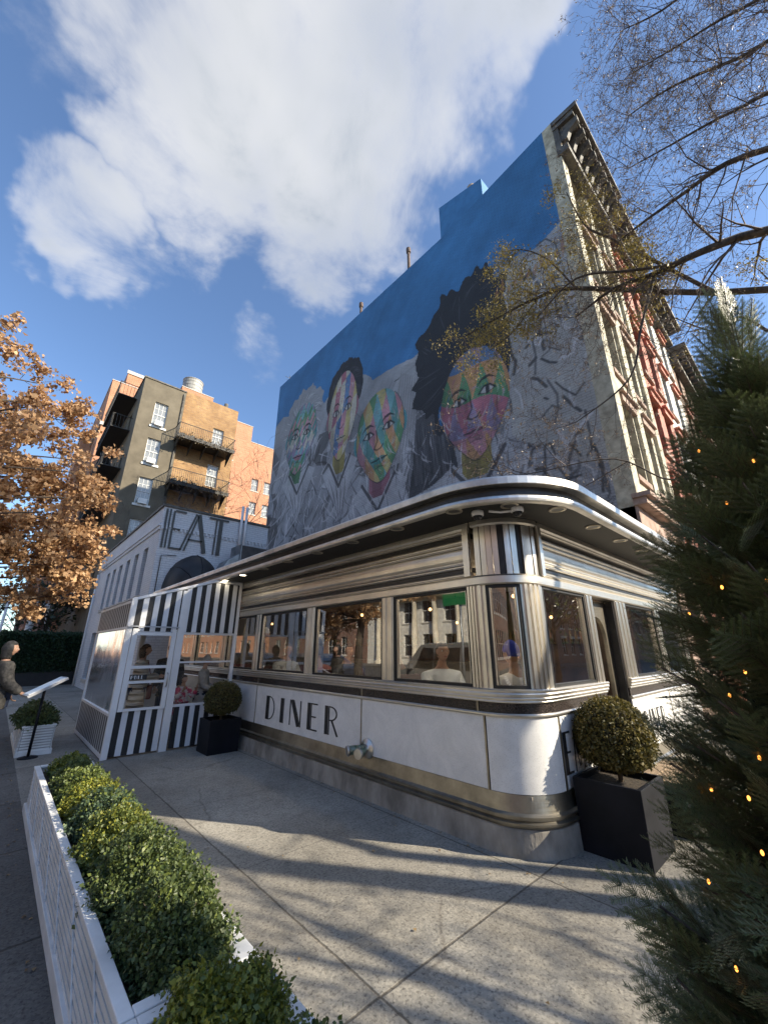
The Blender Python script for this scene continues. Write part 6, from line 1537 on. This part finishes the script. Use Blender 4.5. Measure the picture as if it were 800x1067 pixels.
    for s in spots[1:]:
        c = link('bulb', bo.data, fl); c.location = Vector(s)-Vector(base)
fir()

# ------------------------------------------------------------------ people
skin = mat('skin', (.42, .24, .16), (.52, .31, .22), 12, .5); skin_d = mat('skin_deep', (.20, .11, .07), (.26, .15, .1), 12, .5)
def cloth(name, c, k=1.25, s=8): return mat(name, tuple(x/k for x in c), tuple(min(.9, x*k) for x in c), s, .8, bump=.5, bscale=14)
def skinned(name, joints, edges, radii, m, parent, sub=2):
    me = bpy.data.meshes.new(name); keys = list(joints); idx = {k: i for i, k in enumerate(keys)}
    me.from_pydata([joints[k] for k in keys], [(idx[a], idx[b_]) for a, b_ in edges], []); o = bpy.data.objects.new(name, me); COL.objects.link(o)
    sk = o.modifiers.new('s', 'SKIN'); sk.use_smooth_shade = True; sv = me.skin_vertices[0].data
    for k in keys:
        r = radii[k]; sv[idx[k]].radius = r if isinstance(r, tuple) else (r, r); sv[idx[k]].use_root = (idx[k] == 0)
    ss = o.modifiers.new('u', 'SUBSURF'); ss.levels = sub; ss.render_levels = sub
    bpy.context.view_layer.update(); dg = bpy.context.evaluated_depsgraph_get(); nm = bpy.data.meshes.new_from_object(o.evaluated_get(dg)); bpy.data.objects.remove(o)
    nm.materials.clear(); nm.materials.append(m)
    for p in nm.polygons: p.use_smooth = True
    return link(name, nm, parent)
def person(label, loc, rz, pose='stand', top=None, legs=None, hair=None, hat=None, h=1.7, skin_m=None, arms=((.0, .0), (.0, .0)), group=None, headturn=0, long=False, hood=False, bag=None, hem=.16, bulk=.034):
    """faces local -Y. arms: (forward lift, elbow bend) per side in degrees"""
    t = root('person', label, 'person', loc, rz, group); k = h/1.75; sm_ = skin_m or skin
    sit = pose == 'sit'; hz = .48 if sit else .92
    J = {'pelvis': (0, 0, hz), 'waist': (0, .0, hz+.16), 'chest': (0, .01, hz+.38), 'neckb': (0, .015, hz+.52), 'neck': (0, 0, hz+.60), 'head': (0, -.012, hz+.69)}
    E = [('pelvis', 'waist'), ('waist', 'chest'), ('chest', 'neckb'), ('neckb', 'neck'), ('neck', 'head')]
    Rr = {'pelvis': (.15, .11), 'waist': (.13, .095), 'chest': (.155, .105), 'neckb': (.085, .07), 'neck': .052, 'head': .06}
    hands = []
    for i, s in enumerate((-1, 1)):
        L_ = 'lr'[i]; fl, eb = (R(a) for a in arms[i])
        sh = Vector((s*.185, .01, hz+.47)); ud = Vector((s*.18, -math.sin(fl), -math.cos(fl))).normalized(); el = sh+ud*.29
        fd = Vector((-s*.12*min(1, eb), -math.sin(fl+eb), -math.cos(fl+eb))).normalized(); wr = el+fd*.25
        J['sh'+L_], J['el'+L_], J['wr'+L_], J['pm'+L_] = tuple(sh), tuple(el), tuple(wr), tuple(wr+fd*.07)
        E += [('neckb', 'sh'+L_), ('sh'+L_, 'el'+L_), ('el'+L_, 'wr'+L_), ('wr'+L_, 'pm'+L_)]; Rr.update({'sh'+L_: .06, 'el'+L_: .042, 'wr'+L_: .028, 'pm'+L_: (.038, .02)}); hands.append((wr+fd*.08, fd, s))
        hip = Vector((s*.09, 0, hz-.03))
        if sit: kn = hip+Vector((s*.04, -.42, .02)); an = kn+Vector((0, -.02, -.42))
        else: kn = Vector((s*.10, -.02, .49)); an = Vector((s*.10, .02, .08))
        toe = an+Vector((s*.02, -.17, -.045))
        J['hp'+L_], J['kn'+L_], J['an'+L_], J['to'+L_] = tuple(hip), tuple(kn), tuple(an), tuple(toe)
        E += [('pelvis', 'hp'+L_), ('hp'+L_, 'kn'+L_), ('kn'+L_, 'an'+L_), ('an'+L_, 'to'+L_)]; Rr.update({'hp'+L_: .088, 'kn'+L_: .058, 'an'+L_: .038, 'to'+L_: (.04, .028)})
    J = {a: tuple(x*k for x in b_) for a, b_ in J.items()}; Rr = {a: (tuple(x*k for x in r) if isinstance(r, tuple) else r*k) for a, r in Rr.items()}
    body = skinned('body', J, E, Rr, sm_, t)
    # head, face relief and fingers joined into the body mesh
    hc = Vector((0, -.025, hz+.755))*k; Hm = Matrix.Rotation(R(headturn), 3, 'Z')
    def hf(d):
        x, y, z = d.x*.074, d.y*.092, d.z*.112
        if z < 0: x *= 1-.30*(-d.z)**1.5; y *= 1-.12*(-d.z)
        if d.y < 0:
            f = -d.y
            y -= .024*math.exp(-((x/.014)**2+((z+.012)/.022)**2))           # nose
            y += .012*math.exp(-(((abs(x)-.030)/.014)**2+((z-.012)/.012)**2))   # eye sockets
            y -= .006*math.exp(-((x/.028)**2+((z+.052)/.010)**2)); y -= .006*math.exp(-((x/.022)**2+((z+.088)/.014)**2))
            y -= .005*math.exp(-((x/.05)**2+((z-.034)/.01)**2))
        if abs(d.x) > .9 and abs(z) < .03: x *= 1.14
        return Hm @ Vector((x, y, z))*k
    b = MB(); b.blob(hc, (1, 1, 1), 40, 28, 0, hf)
    for wr, fd, s in hands:
        side = Vector((1, 0, 0)).cross(fd).normalized(); across_ = fd.cross(side).normalized()
        for q in range(4):
            o_ = wr*k+across_*((q-1.5)*.017*k); ln = (.062, .075, .078, .066)[q]*k; cu = side*(-.012*k)
            b.tube([o_-fd*.02*k, o_+fd*ln*.45, o_+fd*ln*.8+cu, o_+fd*ln+cu*2.6], [.0095*k, .009*k, .008*k, .006*k], 6)
        o_ = (wr-fd*.05)*k+across_*(-s*.026*k); b.tube([o_, o_+(fd*.5-across_*s*.6).normalized()*.03*k, o_+(fd*.9-across_*s*.5).normalized()*.062*k], [.011*k, .010*k, .007*k], 6)
    extra = b.build('tmp', sm_)
    import bmesh
    bm = bmesh.new(); bm.from_mesh(body.data); bm.from_mesh(extra.data); bm.to_mesh(body.data); bm.free(); bpy.data.objects.remove(extra)
    for p in body.data.polygons: p.use_smooth = True
    eye_w = MATS.get('eye_white') or mat('eye_white', (.7, .7, .68), None, rough=.3); eye_d = MATS.get('eye_dark') or mat('eye_dark', (.02, .015, .01), None, rough=.2)
    for s in (-1, 1):
        b = MB(); b.blob(hc+Hm @ Vector((s*.030, -.072, .012))*k, (.013*k, .010*k, .008*k), 10, 6); e = b.build('eye', eye_w, t)
        b = MB(); b.blob(hc+Hm @ Vector((s*.030, -.0805, .012))*k, (.006*k, .004*k, .006*k), 8, 6); b.build('iris', eye_d, e)
    b = MB(); b.blob(hc+Hm @ Vector((0, -.088, -.052))*k, (.024*k, .007*k, .007*k), 10, 6); b.build('mouth', MATS.get('lips') or mat('lips', (.35, .12, .10), None, rough=.5), t)
    if hair:
        b = MB()
        def hr(d):
            v = hf(d)*1.09; 
            if d.y < -.25 and d.z < .45: v *= .80
            if long and d.z < .2 and d.y > -.2: v = v*1.05+Vector((0, .015, -.10*(.2-d.z)))*k
            elif d.z < -.45: v *= .8
            return v+Vector((0, .004, .006))*k
        b.blob(hc, (1, 1, 1), 24, 16, 0, hr); b.build('hair', hair, t)
    if hat:
        b = MB()
        def ht(d):
            v = hf(d)*1.13
            if d.z < .18 and d.y < .1: v *= .78
            elif d.z < -.35: v *= .7
            v.z += (.02*max(0, d.z)**2)*k
            return v
        b.blob(hc, (1, 1, 1), 24, 16, 0, ht); b.build('hat', hat, t)
    if hood:
        b = MB()
        def hd_(d):
            v = hf(d)*1.26
            if d.y < -.45 and d.z < .55: v *= .45
            if d.z < -.45: v = v+Vector((v.x*.5, .01, -.05*k))
            return v+Vector((0, .018, .0))*k
        b.blob(hc, (1, 1, 1), 24, 16, 0, hd_); b.build('hood', top, t)
    if top:
        keys = ['pelvis', 'waist', 'chest', 'neckb', 'shl', 'ell', 'wrl', 'shr', 'elr', 'wrr']; g_ = bulk*k
        JJ = {a: J[a] for a in keys}; RR = {a: (tuple(x+g_ for x in Rr[a]) if isinstance(Rr[a], tuple) else Rr[a]+g_) for a in keys}
        JJ['collar'] = (0, .008*k, (hz+.575)*k); RR['collar'] = .072*k; JJ['hem'] = (J['pelvis'][0], J['pelvis'][1], J['pelvis'][2]-(.05 if sit else hem)*k); RR['hem'] = ((.165+bulk*.8)*k, (.13+bulk*.8)*k)
        skinned('jacket', JJ, [('neckb', 'collar')]+[('pelvis', 'waist'), ('pelvis', 'hem'), ('waist', 'chest'), ('chest', 'neckb'), ('neckb', 'shl'), ('shl', 'ell'), ('ell', 'wrl'), ('neckb', 'shr'), ('shr', 'elr'), ('elr', 'wrr')], RR, top, t)
    if legs:
        keys = ['pelvis', 'hpl', 'knl', 'anl', 'hpr', 'knr', 'anr']; g_ = .012*k
        skinned('trousers', {a: J[a] for a in keys}, [('pelvis', 'hpl'), ('hpl', 'knl'), ('knl', 'anl'), ('pelvis', 'hpr'), ('hpr', 'knr'), ('knr', 'anr')], {a: (tuple(x+g_ for x in Rr[a]) if isinstance(Rr[a], tuple) else Rr[a]+g_) for a in keys}, legs, t)
        for L_, s in (('l', -1), ('r', 1)):
            b = MB(); a = Vector(J['an'+L_]); b.blob(a+Vector((s*.012, -.07, -.045))*k, (.048*k, .135*k, .045*k), 14, 8); b.build('shoe', MATS.get('shoe') or mat('shoe', (.02, .02, .02), (.05, .045, .04), 10, .5), t)
    return t
def puffer():
    m, nt, b = newmat('cream_puffer'); b.inputs['Base Color'].default_value = (.56, .47, .37, 1); b.inputs['Roughness'].default_value = .45
    tc = N(nt, 'ShaderNodeTexCoord'); w = N(nt, 'ShaderNodeTexWave'); w.bands_direction = 'Z'; w.inputs['Scale'].default_value = 3.2; w.inputs['Distortion'].default_value = 1.2; L(nt, tc.outputs['Object'], w.inputs['Vector'])
    bp = N(nt, 'ShaderNodeBump'); bp.inputs['Strength'].default_value = 1; bp.inputs['Distance'].default_value = .05; L(nt, w.outputs['Fac'], bp.inputs['Height']); L(nt, bp.outputs[0], b.inputs['Normal']); return m
hair_br = mat('brown_hair', (.025, .014, .008), (.07, .04, .022), 40, .5); hair_bk = mat('black_hair', (.008, .007, .006), (.02, .018, .015), 40, .5)
denim = cloth('dark_denim', (.03, .04, .07)); darkc = cloth('charcoal_wool', (.025, .027, .032))
# inside and beside the vestibule
w = person('woman in cream puffer coat with long brown hair standing behind the vestibule door pane', (2.12, 9.15, 0), R(75), 'stand', puffer(), denim, hair_br, None, 1.66, arms=((25, 75), (20, 80)), long=True, hem=.42, bulk=.055)
b = MB(); b.tube([(-.12, -.10, 1.38), (.02, -.17, 1.15), (.16, -.16, .95)], .008, 5); o = b.build('strap', mat('red_leather', (.16, .03, .03), (.24, .05, .04), 9, .5)); bag = root('shoulder_bag', 'dark red shoulder bag worn by the woman in the cream coat', 'bag', (2.12, 9.15, 0), R(75)); o.parent = bag
b = MB(); b.box(.10, .34, -.24, -.13, .70, .95); o = bevel(b.build('pouch', MATS['red_leather'], bag), .03, 3)
person('small child in white and pink patterned jacket behind the lower vestibule pane', (2.72, 8.50, 0), R(15), 'stand', mat('patterned_jacket', (.62, .60, .62), (.55, .08, .16), 13, .7, lo=.46, hi=.54), denim, hair_br, None, 1.12, arms=((45, 100), (45, 100)))
person('adult in dark coat standing behind the child in the vestibule', (2.72, 9.5, 0), R(-15), 'stand', darkc, denim, hair_bk, None, 1.70, arms=((10, 30), (10, 30)))
person('person in light grey coat by the wall side of the vestibule', (3.22, 8.9, 0), R(60), 'stand', cloth('light_grey_coat', (.45, .43, .42)), denim, None, cloth('pale_beanie', (.5, .48, .46)), 1.45, arms=((10, 60), (10, 60)))
person('hooded person in olive brown jacket reading the menu board', (.16, 9.35, 0), R(100), 'stand', mat('olive_brown_jacket', (.022, .021, .020), (.075, .07, .065), 18, .85, bump=1, bscale=22), denim, None, None, 1.68, arms=((15, 40), (10, 30)), hood=True, bulk=.048, hem=.2)
# diners
def seat(x, y): return (x, y, .36)
person('bearded man in pale blue shirt seated at the window nearest the rounded corner', (3.93, 3.26, .36), R(-25), 'sit', cloth('pale_shirt', (.70, .76, .80), 1.1), denim, hair_br, None, 1.72, arms=((35, 70), (30, 75)), headturn=0)
person('person in bright blue knit beanie and white jacket seated in the corner window', (4.12, 2.42, .33), R(170), 'sit', cloth('white_jacket', (.82, .82, .82), 1.05), denim, None, cloth('blue_knit_beanie', (.015, .04, .42), 1.3, 60), 1.74, arms=((25, 60), (25, 60)))
person('person in black coat seated at the window left of the pale shirt', (4.05, 4.12, .38), R(180), 'sit', cloth('black_coat', (.012, .012, .014)), denim, hair_bk, None, 1.70, arms=((30, 60), (30, 60)), skin_m=skin_d)
person('dark haired diner in black sweater at the third window', (4.05, 5.25, .38), R(0), 'sit', cloth('black_sweater', (.014, .014, .016)), denim, hair_bk, None, 1.70, arms=((30, 60), (30, 60)))
person('diner in grey shirt facing the red-faced one at the fourth window', (4.0, 7.02, .38), R(0), 'sit', cloth('grey_shirt', (.30, .33, .36)), denim, hair_br, None, 1.72, arms=((30, 60), (30, 60)))
person('diner in pink top at the fourth window', (4.0, 5.98, .38), R(180), 'sit', cloth('pink_top', (.45, .16, .15)), denim, hair_br, None, 1.66, arms=((30, 60), (30, 60)))
person('standing waiter with pale cap inside near the vestibule', (3.95, 7.9, .42), R(60), 'stand', cloth('waiter_black', (.016, .016, .018)), denim, None, cloth('pale_cap', (.55, .55, .52)), 1.55, arms=((20, 50), (20, 50)))
# items on the window tables
for i, (x, y, lab) in enumerate(((4.35, 2.35, 'white candle in a glass by the side window near the door'), (6.9, 2.3, 'white candle in the window beyond the door'))):
    t = root('candle', lab, 'candle', (x, y, 1.262), 0)
    b = MB(); b.lathe([(.001, 0), (.035, 0), (.035, .14), (.001, .14)], n=14); b.build('wax', emit('candle_wax', (.9, .88, .7), .6), t)
    b = MB(); b.lathe([(.05, 0), (.052, .2), (.05, .2), (.048, .0)], n=16); b.build('holder', glass('holder_glass%d' % i, (.85, .88, .86), .1), t)
    b = MB(); b.box(-.1, .1, -.1, .1, -.02, -.001); b.box(-.012, .012, -.012, .012, -.84, -.021); b.build('side_table', M['steel_dark'], t)

# ------------------------------------------------------------------ vehicles and sign mirrored in the glass
tyre = mat('tyre_rubber', (.012, .012, .012), (.02, .02, .02), 30, .8); autoglass = panemat('auto_glass', (.012, .014, .016), .03)
def van(loc, rz, label, paint_c, L_=5.0, Wd=1.95, H=1.95, group=None, suv=False):
    t = root('parked_van' if not suv else 'parked_car', label, 'van' if not suv else 'car', loc, rz, group)
    pm_ = mat('car_paint%d' % len(MATS), paint_c, None, rough=.25, spec=.6)
    h = H; hw = Wd/2
    prof = [(-L_/2, .42), (-L_/2, .95), (-L_/2+.12, 1.02), (-L_/2+1.1, 1.18), (-L_/2+1.75, h-.08), (-L_/2+2.1, h), (L_/2-.35, h), (L_/2-.08, h-.35), (L_/2, 1.0), (L_/2, .42)]
    b = MB(); rings = []
    for s, zz in ((-1, 0), (1, 0)): pass
    n = len(prof); lay = []
    for y, inset in ((-hw, .05), (-hw+.03, 0), (hw-.03, 0), (hw, .05)):
        pass
    def wid(z): return hw-(.0 if z < 1.05 else .16*(z-1.05)/(h-1.05))
    v = [(-wid(z), x, z) for x, z in prof]+[(wid(z), x, z) for x, z in prof]
    b.add(v, [tuple(range(n)), tuple(range(n, 2*n))[::-1]]+[(i, n+i, n+(i+1) % n, (i+1) % n) for i in range(n)])
    bevel(b.build('body', pm_, t), .05, 3)
    for s in (-1, 1):
        for (y0, y1) in ((-L_/2+1.55, -L_/2+2.35), (-L_/2+2.45, -L_/2+3.5), (-L_/2+3.6, L_/2-.3)):
            b = MB(); zt = h-.16; zb = 1.12
            a = y0 if y0 > -L_/2+2 else y0; at0 = y0+.35 if y0 < -L_/2+2 else y0
            q = [(s*(wid(zb)+.008), a, zb), (s*(wid(zb)+.008), y1, zb), (s*(wid(zt)+.008), y1, zt), (s*(wid(zt)+.008), at0, zt)]
            q2 = [(x-s*.02, y, z) for x, y, z in q]; b.add(q+q2, [(0, 1, 2, 3), (0, 4, 5, 1), (1, 5, 6, 2), (2, 6, 7, 3), (3, 7, 4, 0)]); b.build('side_window', autoglass, t)
        for y in (-L_/2+.9, L_/2-.95):
            b = MB(); b.lathe([(.001, -.11), (.2, -.11), (.33, -.10), (.34, 0), (.33, .1), (.2, .11), (.001, .11)], (s*(hw-.12), y, .34), 20, axis='x'); wh = b.build('wheel', tyre, t)
            b = MB(); b.lathe([(.001, s*.115), (.19, s*.118), (.2, s*.10)], (s*(hw-.12), y, .34), 16, axis='x'); b.build('rim', galv, wh)
        b = MB(); b.box(s*(hw-.32)-.16, s*(hw-.32)+.16, -L_/2-.012, -L_/2+.05, .72, .9); b.build('headlight', M['white_w'], t)
        b = MB(); b.box(s*(hw-.2)-.09, s*(hw-.2)+.09, L_/2-.05, L_/2+.012, .75, 1.05); b.build('tail_light', mat('tail_red%d' % len(MATS), (.35, .01, .01), None, rough=.3), t)
        b = MB(); b.box(s*(hw+.02), s*(hw+.2), -L_/2+1.45, -L_/2+1.53, 1.1, 1.26); b.build('mirror', pm_, t)
    b = MB(); x0, z0, x1, z1 = -L_/2+1.16, 1.22, -L_/2+1.70, h-.13
    b.add([(-wid(z0)+.1, x0-.012, z0+.01), (wid(z0)-.1, x0-.012, z0+.01), (wid(z1)-.1, x1-.012, z1+.01), (-wid(z1)+.1, x1-.012, z1+.01)], [(0, 1, 2, 3)]); b.build('windscreen', autoglass, t)
    b = MB(); b.box(-hw+.02, hw-.02, -L_/2-.06, -L_/2+.02, .38, .6); b.box(-hw+.02, hw-.02, L_/2-.02, L_/2+.06, .38, .6); bevel(b.build('bumper', M['black'], t), .02)
    return t
van((-4.9, 9.4, -.13), R(180), 'pale grey parked van mirrored in the window nearest the diner corner', (.13, .13, .13), group='vehicles parked along the kerb')
van((-4.9, 17.5, -.13), R(0), 'grey parked car mirrored in the middle diner windows', (.25, .25, .26), 4.6, 1.85, 1.55, group='vehicles parked along the kerb', suv=True)
van((-4.9, 24.5, -.13), R(0), 'dark parked car farther up the avenue kerb', (.03, .03, .035), 4.6, 1.85, 1.55, group='vehicles parked along the kerb', suv=True)
van((-.6, 29.5, 0), R(0), 'black vehicle at the far end of the pavement by the hedge fence', (.015, .015, .018), 4.8, 1.9, 1.8, group='vehicles parked along the kerb', suv=True)
t = root('street_sign', 'green street name sign on a pole mirrored in the corner window', 'street sign', (-2.3, 7.0, 0), R(0))
b = MB(); b.tube([(0, 0, 0), (0, 0, 3.3)], .035, 8); b.build('pole', galv, t)
b = MB(); b.box(.04, .06, -.55, .55, 2.80, 3.12); b.build('plate', mat('sign_green', (.01, .16, .06), None, rough=.4), t)

# fallen leaves and litter on the pavement
rng = np.random.default_rng(301); n = 260
P = np.stack([rng.uniform(-1.5, 4.5, n), rng.uniform(.8, 12, n), np.full(n, .008)], 1)
edge = rng.uniform(size=n) < .55; P[edge, 0] = np.where(rng.uniform(size=edge.sum()) < .5, 3.40-np.abs(rng.normal(size=edge.sum()))*.07, .52-np.abs(rng.normal(size=edge.sum()))*.06)
a = rng.uniform(0, 6.28, n); sz = rng.uniform(.012, .035, n); ca, sa = np.cos(a), np.sin(a)
V = np.stack([np.stack([P[:, 0]+sz*(x*ca-y*sa), P[:, 1]+sz*(x*sa+y*ca), P[:, 2]+sz*z], 1) for x, y, z in OAK*np.array([1, 1, 1.5])], 1)
o = npmesh('fallen_leaves', V.reshape(-1, 3), np.arange(n*6).reshape(n, 6), leafmat('litter_leaf', (.10, .05, .02), (.40, .28, .14), 3)); o['kind'] = 'stuff'
